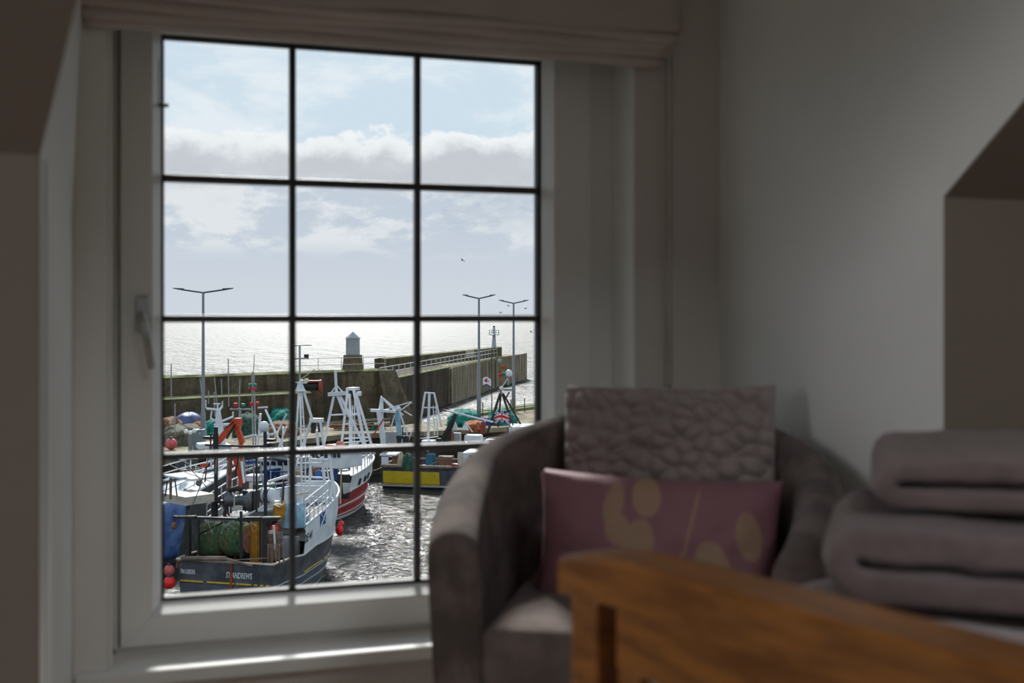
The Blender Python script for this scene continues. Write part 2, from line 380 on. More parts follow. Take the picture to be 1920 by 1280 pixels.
MB().tube([loc(c1), loc(c2), loc((c2.x + .005, c2.y, c2.z - .018)), loc((c4.x, c2.y, c4.z)), loc((c3.x, c3.y, c3.z))], .0026, 6).build('pull_cord', M_cord, bl, smooth=True)
MB().box(loc((BX0 + .02, YW - .05, ZD - .05)), loc((BX1 - .03, YW - .045, ZD - .01))).build('batten', M_linen, bl)

# ================================================================== FURNITURE
# tub armchair -----------------------------------------------------------
CH = R(12.0)                                    # the chair faces the camera, its back towards the corner
cb = (FW * math.cos(CH) + RT * math.sin(CH)); cr = Vector((cb.y, -cb.x, 0))
c0 = cf(.238, 2.10, 0.0)
chair = empty('armchair', c0, math.atan2(cr.y, cr.x))
tag(chair, 'dark grey tub armchair with rounded back standing in the corner by the window', 'armchair')
M_fab = mat('chair_weave', (112, 99, 94), .95, .30, 14, bump=.5, bscale=500, sheen=.08, c2=None)
M_seat = mat('seat_weave', (116, 102, 97), .95, .22, 14, bump=.5, bscale=500, sheen=.08)
HW, RB = .318, .362
def plan(s):                                    # s 0..1 around the U, left front to right front
    L1 = .34; La = math.pi * RB; tot = 2 * L1 + La; d = s * tot
    def wide(q): q = min(1, q / L1); return HW + (RB - HW) * (2 * q - q * q)
    if d < L1: return Vector((-wide(d), -.32 + d, 0)), Vector((-1, 0, 0))
    if d < L1 + La: a = math.pi - (d - L1) / RB; return Vector((RB * math.cos(a), .02 + RB * .88 * math.sin(a), 0)), Vector((math.cos(a), math.sin(a), 0)).normalized()
    return Vector((wide(tot - d), .02 - (d - L1 - La), 0)), Vector((1, 0, 0))
def rim(s):
    k = abs(s - .5) * 2
    return .808 - .160 * max(0, (k - .12) / .88) ** 1.22
prof = []                                       # (offset from the outer wall inward, height fraction)
TH = .088
def shell(u, v):                                # v: outer bottom -> over the rim -> inner bottom
    p, n = plan(u); z = rim(u); k = abs(u - .5) * 2
    rr = TH / 2
    if v < .35: q = v / .35; off = -.030 * (1 - q) ** 1.0 ; zz = .05 + (z - rr - .05) * q
    elif v < .65: a = math.pi * (v - .35) / .30; off = -rr + rr * math.cos(a); zz = z - rr + rr * math.sin(a)
    else: q = (v - .65) / .35; off = -TH - .012 * q; zz = z - rr + (.30 - z + rr) * q
    w = .004 * noise.noise(Vector((u * 9, v * 6, 1.3)))
    return p + n * (off + w) + Vector((0, 0, zz))
b = MB(); b.grid(shell, 56, 40)
for u in (0.0, 1.0):                            # front ends of the arms
    ring = [shell(u, j / 40) for j in range(41)]; cen = sum(ring, Vector()) / 41
    n = len(ring); fwd = Vector((0, -.012, 0))
    inner = [cen + (q - cen) * .86 + fwd for q in ring]
    b.add(ring + inner, [(i, i + 1, n + i + 1, n + i) for i in range(n - 1)] + [(n - 1, 0, n, 2 * n - 1)])
    b.add(inner, [tuple(range(n))])
b.build('tub_shell', M_fab, chair, smooth=True, weld=True)
def cushion_box(name, x0, x1, y0, y1, z0, z1, m, r=.03, crown=.02):
    b = MB(); b.box((x0, y0, z0), (x1, y1, z1)); o = b.build(name, m, chair, smooth=True)
    bm = bmesh.new(); bm.from_mesh(o.data); bmesh.ops.bevel(bm, geom=bm.edges[:], offset=r, segments=4, profile=.6, affect='EDGES')
    bmesh.ops.subdivide_edges(bm, edges=[e for e in bm.edges if e.calc_length() > .12], cuts=6, use_grid_fill=True)
    for v in bm.verts:
        u = (v.co.x - (x0 + x1) / 2) / ((x1 - x0) / 2); w = (v.co.y - (y0 + y1) / 2) / ((y1 - y0) / 2)
        if v.co.z > (z0 + z1) / 2: v.co.z += crown * (1 - u * u) * (1 - w * w)
    bm.to_mesh(o.data); bm.free()
    for p in o.data.polygons: p.use_smooth = True
    return o
cushion_box('seat_cushion', -.228, .228, -.335, .22, .40, .50, M_seat, .028, .018)
cushion_box('seat_base', -.236, .236, -.310, .20, .09, .396, M_fab, .02, 0)
for sx in (-1, 1):
    for sy in (-.27, .24): MB().lathe([(.015, 0), (.022, .06), (.024, .1)], (sx * .22, sy, 0), 10).build('leg', mat('dark_leg_wood', (50, 36, 28), .4), chair, smooth=True)

def pillow(name, w, h, th, m, fn=None, n=(44, 40), pinch=.035):
    b = MB()
    def side(sg):
        def f(u, v):
            x = 2 * u - 1; y = 2 * v - 1
            t = max(0, (1 - abs(x) ** 2.6)) ** .5 * max(0, (1 - abs(y) ** 2.6)) ** .5
            px = x * (1 - pinch * (1 - abs(y) ** 2) * abs(x) ** 3); py = y * (1 - pinch * 1.3 * (1 - abs(x) ** 2) * abs(y) ** 3)
            d = th / 2 * t
            if fn: d += fn(px * w / 2, py * h / 2, sg) * min(1, t * 3)
            return Vector((px * w / 2, sg * d, py * h / 2))
        return f
    b.grid(side(-1), *n); b.grid(side(1), *n)
    return b.build(name, m, None, smooth=True, weld=True)
# quilted pebble cushion leaning on the back
def pebble(x, z, s):
    d, p = noise.voronoi(Vector((x * 28, z * 32 + (x * 3), 3.3)), distance_metric='DISTANCE')
    return .014 * min(1, (d[1] - d[0]) * 2.6) ** .5 - .004 * min(1.5, d[0] * 2) ** 2
M_quilt = mat('quilt_fabric', (160, 146, 142), .8, .06, 9, bump=.25, bscale=500, sheen=.3)
q = pillow('quilted_cushion', .415, .395, .10, M_quilt, pebble, (110, 104), .02)
tag(q, 'grey square cushion quilted in pebble shapes leaning on the armchair back', 'cushion')
qc = at_depth(1252, 910, 2.21); q.location = qc
q.rotation_euler = (R(-14), R(-1.0), chair.rotation_euler.z - R(1))
# mauve cushion with a printed leaf spray
m = bpy.data.materials.new('mauve_leaf_print'); m.use_nodes = True; t = NT(m.node_tree); t.n.clear()
tc = t.add('ShaderNodeTexCoord').outputs['Object']; sp = t.add('ShaderNodeSeparateXYZ', {0: tc}); ox, oz = sp.outputs[0], sp.outputs[2]
mask = None
W2, H2 = .435, .255
def leaf(px, py, rx, rz, rot):                # place in the photograph's cushion: x 1015..1450, y 890..1120
    global mask
    cx = ((px - 1015) / 435 - .5) * W2; cz = (.5 - (py - 890) / 235) * H2; sc = W2 / 435; ca, sa = math.cos(R(rot)), math.sin(R(rot))
    dx = t.math('SUBTRACT', ox, cx); dz = t.math('SUBTRACT', oz, cz)
    a = t.math('DIVIDE', t.math('ADD', t.math('MULTIPLY', dx, ca), t.math('MULTIPLY', dz, sa)), rx * sc)
    c = t.math('DIVIDE', t.math('SUBTRACT', t.math('MULTIPLY', dz, ca), t.math('MULTIPLY', dx, sa)), rz * sc)
    d = t.math('ADD', t.math('MULTIPLY', a, a), t.math('MULTIPLY', c, c))
    k = t.ramp(d, 1.15, .85); mask = k if mask is None else t.math('MAXIMUM', mask, k)
for a in ((1155, 945, 17, 38, -10), (1212, 930, 25, 36, 8), (1165, 985, 22, 30, 20), (1200, 1010, 28, 48, -8), (1330, 1040, 30, 50, 15), (1390, 985, 22, 42, 10), (1275, 1060, 34, 28, 50), (1385, 1058, 24, 20, 0), (1225, 1085, 26, 22, 20), (1292, 965, 3, 60, -12), (1262, 1040, 4, 40, -35), (1300, 1085, 30, 26, 10), (1345, 1095, 26, 24, 0)): leaf(*a)
grain = t.noise(t.mapping(tc, (60, 60, 3)), 8, 4)
leafc = t.mix(grain, lin((158, 128, 104)), lin((182, 152, 120)))
basec = t.mix(t.noise(tc, 12, 4), lin((134, 92, 102)), lin((154, 108, 116)))
bp = t.add('ShaderNodeBump', {'Strength': .35, 'Distance': .01, 'Height': t.noise(t.mapping(tc, (1, 1, 2.2), (0, 0, 0), (0, .5, 0)), 9, 3)})
pb_ = t.add('ShaderNodeBsdfPrincipled', {'Base Color': t.mix(t.math('MULTIPLY', mask, .85), basec, leafc), 'Roughness': .68, 'Normal': bp.outputs[0]})
t.l.new(pb_.outputs[0], t.add('ShaderNodeOutputMaterial').inputs[0])
def crease(x, z, s): return .006 * noise.noise(Vector((x * 9 + z * 14, z * 6, 5.5))) + .003 * noise.noise(Vector((x * 30, z * 30, 2)))
mv = pillow('mauve_cushion', W2, H2, .13, m, crease, (60, 44), .05)
tag(mv, 'mauve oblong cushion with a tan leaf print on the armchair seat', 'cushion')
mv.location = at_depth(1233, 1024, 2.03); mv.rotation_euler = (R(-12), R(1.6), chair.rotation_euler.z + R(2))

# bed ----------------------------------------------------------------------
P0 = cf((1090 - 960) / F * 1.25, 1.25, 0); P1 = cf(.3703, .823, 0)
e1 = (P1 - P0).normalized(); e2 = Vector((-e1.y, e1.x, 0))
if e2.dot(FW) < 0: e2 = -e2
bed = empty('bed', P0, math.atan2(e1.y, e1.x))     # local x along the footboard, local y towards the pillows
tag(bed, 'honey coloured wooden bed with a slatted footboard in the near corner', 'bed')
M_wood = mat('honey_wood', (132, 80, 32), .32, .16, 5, bump=.1, bscale=40, c2=(172, 110, 48), stretch=(2, 14, 14), spec=.6)
M_wood.node_tree.nodes['Principled BSDF'].inputs['Coat Weight'].default_value = .0; M_wood.node_tree.nodes['Principled BSDF'].inputs['Coat Roughness'].default_value = .28
ZR_ = .750; BW = 1.42
def raily(u): return 0.012 - .030 * max(0, 1 - u / .10) ** 2
b = MB(); N = 40
def rail_pts(top, bot, y0, y1, x0, x1, arch):
    v = []
    for i in range(N + 1):
        u = i / N; x = x0 + (x1 - x0) * u; d = -arch * max(0, 1 - (x - x0) / .12) ** 2 - arch * max(0, 1 - (x1 - x) / .12) ** 2
        zt = top + d; zb = bot + d * .3
        v.append([(x, y0, zb), (x, y0, zt - .006), (x, y0 + .006, zt), (x, y1 - .006, zt), (x, y1, zt - .006), (x, y1, zb)])
    return v
v = rail_pts(ZR_, ZR_ - .048, -.026, .050, -.008, BW + .008, .012); k = 6
b.add([q for r in v for q in r], [(i * k + j, i * k + (j + 1) % k, (i + 1) * k + (j + 1) % k, (i + 1) * k + j) for i in range(N) for j in range(k)] + [tuple(range(k)), tuple(N * k + j for j in range(k))])
b.build('top_rail', M_wood, bed, smooth=False)
for x in (.006, BW - .054): MB().box((x, -.02, 0), (x + .046, .02, ZR_ - .05)).build('post', M_wood, bed, bevel=.004)
MB().box((.070, -.010, ZR_ - .118), (BW - .07, .010, ZR_ - .049)).build('apron_rail', M_wood, bed, bevel=.003)
MB().box((.052, -.012, .22), (BW - .054, .012, .30)).build('lower_rail', M_wood, bed, bevel=.003)
ns = 17
for i in range(ns):
    x = .070 + i * (BW - .16) / (ns - 1) ; MB().box((x, -.007, .30), (x + .036, .007, ZR_ - .118)).build('slat', M_wood, bed, bevel=.002)
for x in (.02, BW - .05): MB().box((x, .02, .22), (x + .03, 1.6, .36)).build('side_rail', M_wood, bed, bevel=.003)
MB().box((.0, 1.6, 0), (BW, 1.64, 1.05)).build('headboard', M_wood, bed, bevel=.01)
M_matt = mat('mattress_ticking', (206, 202, 196), .9, .05)
b = MB().box((.055, .035, .36), (BW - .055, 1.59, .56)); b.build('mattress', M_matt, bed, bevel=.04)
M_duv = mat('duvet_cotton', (214, 204, 204), .9, .03, 5, bump=.2, bscale=60)
ZDV = .684
def duvet(u, v):
    x = .03 + (BW - .06) * u; y = .035 + 1.45 * v
    ex = min(u, 1 - u) * BW; ey = min(v * 1.9, (1 - v) * 3)
    e = min(ex, ey); k = min(1, e / .07); rd = math.sqrt(max(0, 1 - (1 - k) ** 2))
    z = .50 + (ZDV - .50) * rd + .010 * noise.noise(Vector((x * 4, y * 4, 0))) + .005 * noise.noise(Vector((x * 11, y * 9, 4)))
    return Vector((x, y, z))
b = MB(); b.grid(duvet, 70, 80)
dv = b.build('duvet', M_duv, None, smooth=True, solid=.03, fix=False); dv.location = P0; dv.rotation_euler = bed.rotation_euler
tag(dv, 'plain off-white duvet spread over the bed behind the footboard', 'duvet')

# folded towels --------------------------------------------------------------
M_tow1 = mat('towel_taupe', (156, 132, 128), .98, .12, 40, bump=.9, bscale=420, sheen=.5)
M_tow2 = mat('towel_rose', (160, 136, 131), .98, .12, 40, bump=.9, bscale=420, sheen=.5)
def towel(name, label, latf, df, latb, db, z0, th, wid, m, seed, layers=2):
    pf = cf(latf, df, z0); pbk = cf(latb, db, z0)
    ay = (pbk - pf); dep = ay.length; ay.normalize(); ax = Vector((ay.y, -ay.x, 0))
    o = empty(name, pf + ax * wid / 2 + ay * dep / 2, math.atan2(ax.y, ax.x))
    tag(o, label, 'towel', 'folded towels stacked on the bed')
    lay = th / 2; g = .0004
    def path(u):                                 # U-shaped fold: lower layer, nose on the left, upper layer
        L = wid - lay; arc = math.pi * lay / 2; tot = 2 * L + arc; d = u * tot
        if d < L: return Vector((wid - d, 0, lay / 2)), Vector((0, 0, -1))
        if d < L + arc: a = (d - L) / (lay / 2) ; return Vector((lay - lay / 2 * 1.0 * math.sin(a) * 1.0, 0, lay - lay / 2 * math.cos(a))), Vector((-math.sin(a), 0, -math.cos(a)))
        return Vector((lay + (d - L - arc), 0, lay * 1.5)), Vector((0, 0, 1))
    h = lay / 2 - g
    K = 12; n = 90
    def surf(u, v):                              # v runs round the band's cross-section
        p, nrm = path(u); a = 2 * math.pi * v; cy = math.cos(a); cz = math.sin(a)
        sy = math.copysign(abs(cy) ** .28, cy) ; sz = math.copysign(abs(cz) ** .5, cz)
        q = p + Vector((0, sy * dep / 2, 0)) + nrm * (sz * h)
        w = noise.noise(q * 14 + Vector((seed, 0, 0))) * .004 + noise.noise(q * 40 + Vector((seed, 3, 0))) * .0018
        sag = -.006 * (q.x / wid) + .008 * math.sin(q.x * 9 + seed) * (q.z / th)
        return Vector((q.x - wid / 2 + w, q.y + w * 1.5 + .004 * math.sin(q.x * 12 + seed), q.z + (w + sag * .6) * min(1, q.z / th * 2)))
    b = MB(); b.grid(surf, n, 40)
    r0 = [surf(0, j / 40) for j in range(40)]; r1 = [surf(1, j / 40) for j in range(40)]
    b.add(r0, [tuple(range(40))]); b.add(r1, [tuple(range(40))])
    b.build('folded_cloth', m, o, smooth=True, weld=True)
    hem = MB(); pts = [surf(1, j / 40) * 1.0 for j in range(2, 19)]
    hem.tube(pts, .003, 6); hem.build('hem', m, o, smooth=True)
    return o
towel('folded_towel', 'larger taupe folded towel lying on the duvet, under the other', .325, 1.205, .41, 1.47, ZDV + .008, .085, .52, M_tow1, 1.0)
towel('folded_towel', 'smaller rosy folded towel on top of the stack', .395, 1.25, .49, 1.56, ZDV + .100, .068, .42, M_tow2, 5.0)

# ================================================================== THE HARBOUR
# water ------------------------------------------------------------------
m = bpy.data.materials.new('sea_water'); m.use_nodes = True; t = NT(m.node_tree); t.n.clear()
tc = t.add('ShaderNodeTexCoord').outputs['Object']
rot = (0, 0, YAW)                            # crests lie roughly across the view
w1 = t.noise(t.mapping(tc, (1.5, 1.1, 1), (0, 0, 0), rot), 1.15, 5, .58, .5)     # ripples of the harbour
w2 = t.noise(t.mapping(tc, (.55, .60, 1), (5, 3, 0), rot), .42, 5, .60, .4)     # longer waves
w3 = t.noise(t.mapping(tc, (.42, .11, 1), (9, 1, 0), rot), .30, 4, .6)         # swell
w4 = t.noise(t.mapping(tc, (1.1, .42, 1), (2, 6, 0), rot), .30, 5, .6, .2)     # open-sea waves
open_sea = t.ramp(t.add('ShaderNodeVectorMath', {0: tc}, operation='LENGTH').outputs['Value'], 95.0, 190.0)
hgt = t.math('ADD', t.math('ADD', t.math('MULTIPLY', w1, .62), t.math('MULTIPLY', w2, 1.2)), t.math('MULTIPLY', open_sea, t.math('ADD', t.math('MULTIPLY', w3, 11.0), t.math('MULTIPLY', w4, 6.0))))
bp = t.add('ShaderNodeBump', {'Strength': 1.0, 'Distance': .55, 'Height': hgt})
pbn = t.add('ShaderNodeBsdfPrincipled', {'Base Color': (*lin((38, 44, 42)), 1), 'Roughness': t.math('ADD', .14, t.math('MULTIPLY', open_sea, .36)), 'IOR': 1.33, 'Normal': bp.outputs[0], 'Specular IOR Level': .5})
t.l.new(pbn.outputs[0], t.add('ShaderNodeOutputMaterial').inputs[0])
b = MB(); b.add([(-9000, 3, 0), (9000, 3, 0), (14000, 20000, 0), (-14000, 20000, 0)], [(0, 1, 2, 3)])
sea = b.build('sea', m, fix=False); sea.location = (0, 0, WATER); structure(sea)

# masonry ------------------------------------------------------------------
def stone(name, c, c2, streak=None):
    m = bpy.data.materials.new(name); m.use_nodes = True; t = NT(m.node_tree); t.n.clear()
    g = t.add('ShaderNodeTexCoord').outputs['Object']
    blot = t.noise(g, .35, 6, .65); fine = t.noise(g, 3.0, 6, .65); ver = t.noise(t.mapping(g, (1.1, 1.1, .07)), 1.4, 5, .6)
    base = t.mix(t.ramp(blot, .35, .65), lin(c), lin(c2)); base = t.mix(t.math('MULTIPLY', t.ramp(fine, .4, .7), .45), base, lin(tuple(x * .55 for x in c)))
    base = t.mix(t.math('MULTIPLY', t.ramp(ver, .48, .62), .5), base, lin(streak or tuple(x * .6 for x in c)))
    bb = t.add('ShaderNodeBump', {'Strength': .6, 'Distance': .12, 'Height': fine})
    p = t.add('ShaderNodeBsdfPrincipled', {'Base Color': base, 'Roughness': .92, 'Normal': bb.outputs[0], 'Specular IOR Level': .2})
    t.l.new(p.outputs[0], t.add('ShaderNodeOutputMaterial').inputs[0]); return m
M_stone = stone('harbour_stone', (88, 78, 62), (116, 104, 82))
M_dark = stone('dark_stone', (78, 66, 54), (98, 86, 70))
M_conc = stone('streaked_concrete', (120, 104, 78), (146, 130, 100), (196, 192, 182))
M_deck = stone('quay_deck', (128, 118, 96), (166, 154, 128))
M_moss = mat('moss_grass', (92, 94, 58), .95, .3, 1.5, bump=.6, bscale=6, c2=(122, 124, 78))
M_rail = mat('galvanised_rail', (190, 190, 186), .5, .05)
ZT, ZL, ZQ, ZP = -3.5, -4.9, -7.3, -5.5       # wall top, ledge, quay, pier deck
wa, wb = on_z(310, 708, ZT), on_z(720, 694, ZT)
wd = (wb - wa).normalized(); wn = Vector((-wd.y, wd.x, 0))
if wn.dot(FW) < 0: wn = -wn
wa2 = wa - wd * 45
def strip(p0, p1, n, o0, o1, z0, z1):         # a long block beside the line p0-p1
    q = [p0 + n * o0, p1 + n * o0, p1 + n * o1, p0 + n * o1]
    return [(v.x, v.y, z0) for v in q] + [(v.x, v.y, z1) for v in q]
bw = empty('breakwater', (wa.x, wa.y, WATER)); structure(bw); o = bw.location.copy()
def lb(mb, name, mt, root, off, **k):
    mb.v = [tuple(Vector(p) - off) for p in mb.v]; return mb.build(name, mt, root, **k)
lb(MB().hexa(strip(wa2, wb, wn, 0, 3.2, WATER - 3, ZT)), 'upper_wall', M_stone, bw, o)
def grass(p0, p1, n, o0, o1, z, amp, seed):
    def f(u, v):
        p = p0.lerp(p1, u) + n * (o0 + (o1 - o0) * v); k = noise.noise(Vector((p.x * .6 + seed, p.y * .6, v * 3)))
        e = 1 if .05 < v < .95 else 0
        return Vector((p.x, p.y, z + (amp * (.6 + k) if e else -.03)))
    b = MB(); b.grid(f, 160, 6); return b
lb(grass(wa2, wb, wn, -.08, 1.4, ZT, .14, 1), 'grass_verge', M_moss, bw, o, fix=False)
led1 = on_z(604, 738, ZL); ke = (led1 - wa2).dot(wd); le = wa2 + wd * ke
lb(MB().hexa(strip(wa2, le, wn, -2.2, 0, WATER - 3, ZL)), 'lower_wall', M_stone, bw, o)
lb(grass(wa2, le, wn, -2.28, -.02, ZL, .10, 4), 'grass_ledge', M_moss, bw, o, fix=False)
# flared buttress where the pier arm begins
bt = at_depth(726, 694, (wb - EYE).dot(FW)); bt.z = ZT
q0 = wb - wd * .6
lb(MB().hexa([tuple(q0 - wn * 3.4 + Vector((0, 0, WATER - 3 - ZT))), tuple(q0 - wn * 3.4 + wd * 4 + Vector((0, 0, WATER - 3 - ZT))), tuple(q0 + wd * 3 + wn * 3 + Vector((0, 0, WATER - 3 - ZT))), tuple(q0 + wn * 3 + Vector((0, 0, WATER - 3 - ZT))),
              tuple(q0 - wn * .2), tuple(q0 - wn * .2 + wd * 1.6), tuple(q0 + wd * 1.6 + wn * 3), tuple(q0 + wn * 3)]), 'buttress', M_stone, bw, o)
# pier arm
pa, pb2, pe = on_z(728, 797, WATER), on_z(942, 722, WATER), on_z(978, 713.5, WATER)
pd = (pb2 - pa).normalized(); pn = Vector((-pd.y, pd.x, 0))
if pn.dot(RT) > 0: pn = -pn
pier = empty('pier', (pa.x, pa.y, WATER)); structure(pier); o = pier.location.copy()
pm = pa.lerp(pb2, .42)
def quad_block(pts, z0, z1): return MB().hexa([(p.x, p.y, z0) for p in pts] + [(p.x, p.y, z1) for p in pts])
sa, sb = on_z(720, 672.5, ZP + 1.45), on_z(941, 650.5, ZP + 1.45); sn = Vector((-(sb - sa).y, (sb - sa).x, 0)).normalized()
if sn.dot(RT) > 0: sn = -sn
sm = sa.lerp(sb, .42) + sn * 1.5; so = sa + sn * 1.5 - pd * 6
lb(MB().prism([(p.x, p.y, WATER - 3) for p in (pa, pm, sm, so)], (0, 0, ZP - WATER + 3)), 'inner_wall', M_dark, pier, o)
lb(MB().prism([(p.x, p.y, WATER - 3) for p in (pm - pn * .25, pb2, pe, pe + pd * 6, sb + pd * 3 + sn * 1.5, sm)], (0, 0, ZP - WATER + 3)), 'outer_wall', M_conc, pier, o)
lb(MB().cbox((pm.x, pm.y, (WATER + ZP) / 2), (.8, .8, ZP - WATER - .1), math.atan2(pd.y, pd.x)), 'corner_pile', M_conc, pier, o)
for k in (.50, .58, .66, .74, .82, .90):
    q = pa.lerp(pb2, k) - pn * .06
    lb(MB().cbox((q.x, q.y, (WATER + ZP) / 2 - .1), (.22, .16, ZP - WATER - .2), math.atan2(pd.y, pd.x)), 'fender_pile', mat('wet_timber', (52, 44, 36), .8), pier, o)
sa.z = sb.z = 0
lb(MB().hexa(strip(sa, sb, sn, 0, 1.2, ZP - .1, ZP + 1.45)), 'parapet', M_stone, pier, o)
lb(grass(sa, sb, sn, -.05, 1.25, ZP + 1.45, .10, 7), 'grass_verge', M_moss, pier, o, fix=False)
s1_ = sa.lerp(sb, .62); s2_ = sa.lerp(sb, .70)
lb(MB().hexa(strip(s1_, s2_, sn, -.05, 0, ZP + .35, ZP + 1.42)), 'repaired_panel', mat('pale_render', (170, 166, 150), .9), pier, o)
lb(MB().hexa(strip(pa - pn * .02, pb2, pn, .05, 1.0, ZP + .01, ZP + .09)), 'deck_kerb', M_moss, pier, o)
def railing(name, label, pts, z, h, step, rails, root_cat='railing', r=.03, mt=None):
    root = empty(name, (pts[0].x, pts[0].y, z)); tag(root, label, root_cat); o = root.location.copy(); mt = mt or M_rail
    for k in rails: lb(MB().tube([(p.x, p.y, z + h * k) for p in pts], r, 6), 'rail', mt, root, o)
    me = None
    for a, c in zip(pts[:-1], pts[1:]):
        n = max(1, int((c - a).length / step))
        for i in range(n + 1):
            p = a.lerp(c, i / n)
            if me is None: ob = MB().tube([(0, 0, 0), (0, 0, h)], r, 6).build('post', mt, root); me = ob.data
            else: ob = bpy.data.objects.new('post', me); col.objects.link(ob); ob.parent = root
            ob.location = (p.x - o.x, p.y - o.y, 0)
    return root
ra = pa + pn * .9; rb_ = pb2 + pn * .9; ra.z = rb_.z = 0
railing('pier_railing', 'long pale railing along the deck of the outer pier arm', [ra, rb_], ZP, 1.25, 2.4, (1.0, .55), r=.05)
q1, q2 = on_z(560, 697, ZT), wb
def on_wall(px): r = ray(px, 600); n = wn; k = ((wa + wn * .5) - EYE).dot(n) / r.dot(n); p = EYE + r * k; p.z = 0; return p
railing('wall_railing', 'thin railing on top of the stone breakwater around the beacon', [on_wall(552), on_wall(640), on_wall(722)], ZT, 1.1, 2.0, (1.0, .5), r=.028)
# beacon on the breakwater
bc = on_wall(672) + wn * .9; bc.z = ZT
bea = empty('beacon', bc, 0); tag(bea, 'grey harbour beacon with pointed roof on a stone plinth on the breakwater', 'beacon')
D_b = (bc - EYE).dot(FW); sc = D_b / F
M_beac = mat('grey_render', (156, 160, 163), .8, .10, 1.2, bump=.2, bscale=8); M_plinth = stone('plinth_stone', (104, 90, 70), (124, 110, 88))
MB().lathe([(20 * sc * 1.04, 0), (18.5 * sc, 15 * sc), (17.5 * sc, 29 * sc)], (0, 0, 0), 8).build('plinth', M_plinth, bea)
MB().lathe([(13.2 * sc, 29 * sc), (13.0 * sc, 60 * sc)], (0, 0, 0), 8).build('tower', M_beac, bea)
MB().lathe([(14.2 * sc, 59.5 * sc), (14.2 * sc, 61 * sc), (.5 * sc, 72.5 * sc)], (0, 0, 0), 8).build('roof', M_beac, bea)
# harbour light at the pier end
lp = on_z(932, 651.6, ZP + 1.45) + sn * .5
D_l = (lp - EYE).dot(FW); sc = D_l / F
lh = empty('harbour_light', lp); tag(lh, 'small white harbour light with gallery at the pier end', 'lighthouse')
M_white = mat('white_paint', (214, 218, 222), .5, .05, 2)
M_lgt = mat('lighthouse_paint', (170, 178, 182), .6, .06)
MB().lathe([(5.2 * sc, -2 * sc), (4.6 * sc, 2 * sc), (2.6 * sc, 24 * sc), (2.3 * sc, 26 * sc)], (0, 0, 0), 10).build('tower', M_lgt, lh, smooth=True)
MB().lathe([(10 * sc, 23.5 * sc), (10 * sc, 25 * sc), (3 * sc, 25.5 * sc)], (0, 0, 0), 12).build('gallery', M_lgt, lh)
for k in range(8):
    a = k * math.pi / 4; MB().tube([(9.5 * sc * math.cos(a), 9.5 * sc * math.sin(a), 25 * sc), (9.5 * sc * math.cos(a), 9.5 * sc * math.sin(a), 33 * sc)], .4 * sc, 5).build('gallery_post', M_lgt, lh)
for zz in (29, 33): MB().tube([(9.5 * sc * math.cos(a * math.pi / 8), 9.5 * sc * math.sin(a * math.pi / 8), zz * sc) for a in range(17)], .35 * sc, 5).build('gallery_rail', M_lgt, lh)
MB().lathe([(2.3 * sc, 25 * sc), (2.2 * sc, 36 * sc), (3 * sc, 36.5 * sc), (1.2 * sc, 38 * sc)], (0, 0, 0), 10).build('lantern', M_lgt, lh)
MB().ball((0, 0, 39.5 * sc), 2 * sc, 10).build('finial', mat('finial_dark', (60, 66, 66), .5), lh, smooth=True)

# inner quay ------------------------------------------------------------------
qf = [on_z(x, y, ZQ) for x, y in ((60, 900), (300, 866), (430, 846), (560, 828), (640, 818), (790, 813), (900, 807), (1010, 800), (1200, 792))]
qb = [on_z(x, y, ZQ) for x, y in ((1200, 748), (1010, 762), (880, 778), (800, 791), (730, 800))]
wl_ = [wb - wn * 1.0, wa2 - wn * 1.0]
quay = empty('quay', (qf[3].x, qf[3].y, WATER)); structure(quay); o = quay.location.copy()
poly = [(p.x, p.y) for p in qf + qb + wl_]
lb(MB().prism([(x, y, WATER - 3) for x, y in poly], (0, 0, ZQ - WATER + 2.9)), 'quay_wall', M_dark, quay, o)
lb(MB().prism([(x, y, ZQ - .1) for x, y in poly], (0, 0, .1)), 'quay_deck', M_deck, quay, o)
b = MB()
for a, c in zip(qf[:-1], qf[1:]): b.bar((a.x, a.y, ZQ + .02), (c.x, c.y, ZQ + .02), .7, .34)
lb(b, 'quay_coping', M_deck, quay, o)
b = MB()
for a, c in zip(qb[:2], qb[1:3]): b.bar((a.x, a.y, ZQ + .02), (c.x, c.y, ZQ + .02), 2.4, .4)
lb(b, 'mossy_kerb', M_moss, quay, o)
railing('quay_railing', 'low dark post railing on the mossy quay edge beside the last street lamp', [on_z(1008, 769, ZQ), on_z(905, 781, ZQ)], ZQ, 1.2, 1.8, (.4,), r=.04, mt=mat('dark_steel', (52, 50, 48), .6))

# street lamps -------------------------------------------------------------------
M_pole = mat('lamp_pole_paint', (118, 122, 124), .5, .05); M_head = mat('lamp_head', (62, 68, 78), .45)
def lamp(px, base, top, half, rise, label):
    p = on_z(px, base, ZQ); d = (p - EYE).dot(FW); s = d / F; H = (base - top) * s
    root = empty('street_lamp', p, math.atan2(RT.y, RT.x)); tag(root, label, 'street lamp', 'twin-arm street lamps on the quay')
    MB().tube([(0, 0, 0), (0, 0, 2.2), (0, 0, 2.25), (0, 0, H)], [.17, .16, .12, .075], 8).build('pole', M_pole, root, smooth=True)
    MB().box((-.13, -.175, 1.1), (.13, -.14, 1.8)).build('access_door', M_pole, root)
    for sx in (-1, 1):
        w = half * s; z1 = H + rise * s * .75
        a = MB().tube([(0, 0, H - .02), (sx * w * .72, 0, z1)], .055, 6).build('arm', M_head, root)
        MB().hexa([(sx * w * .66, -.14, z1 - .06), (sx * w * .66, .14, z1 - .06), (sx * w, .10, z1 + .06), (sx * w, -.10, z1 + .06), (sx * w * .66, -.14, z1 + .08), (sx * w * .66, .14, z1 + .08), (sx * w, .10, z1 + .11), (sx * w, -.10, z1 + .11)]).build('lamp_head', M_head, a)
    return root
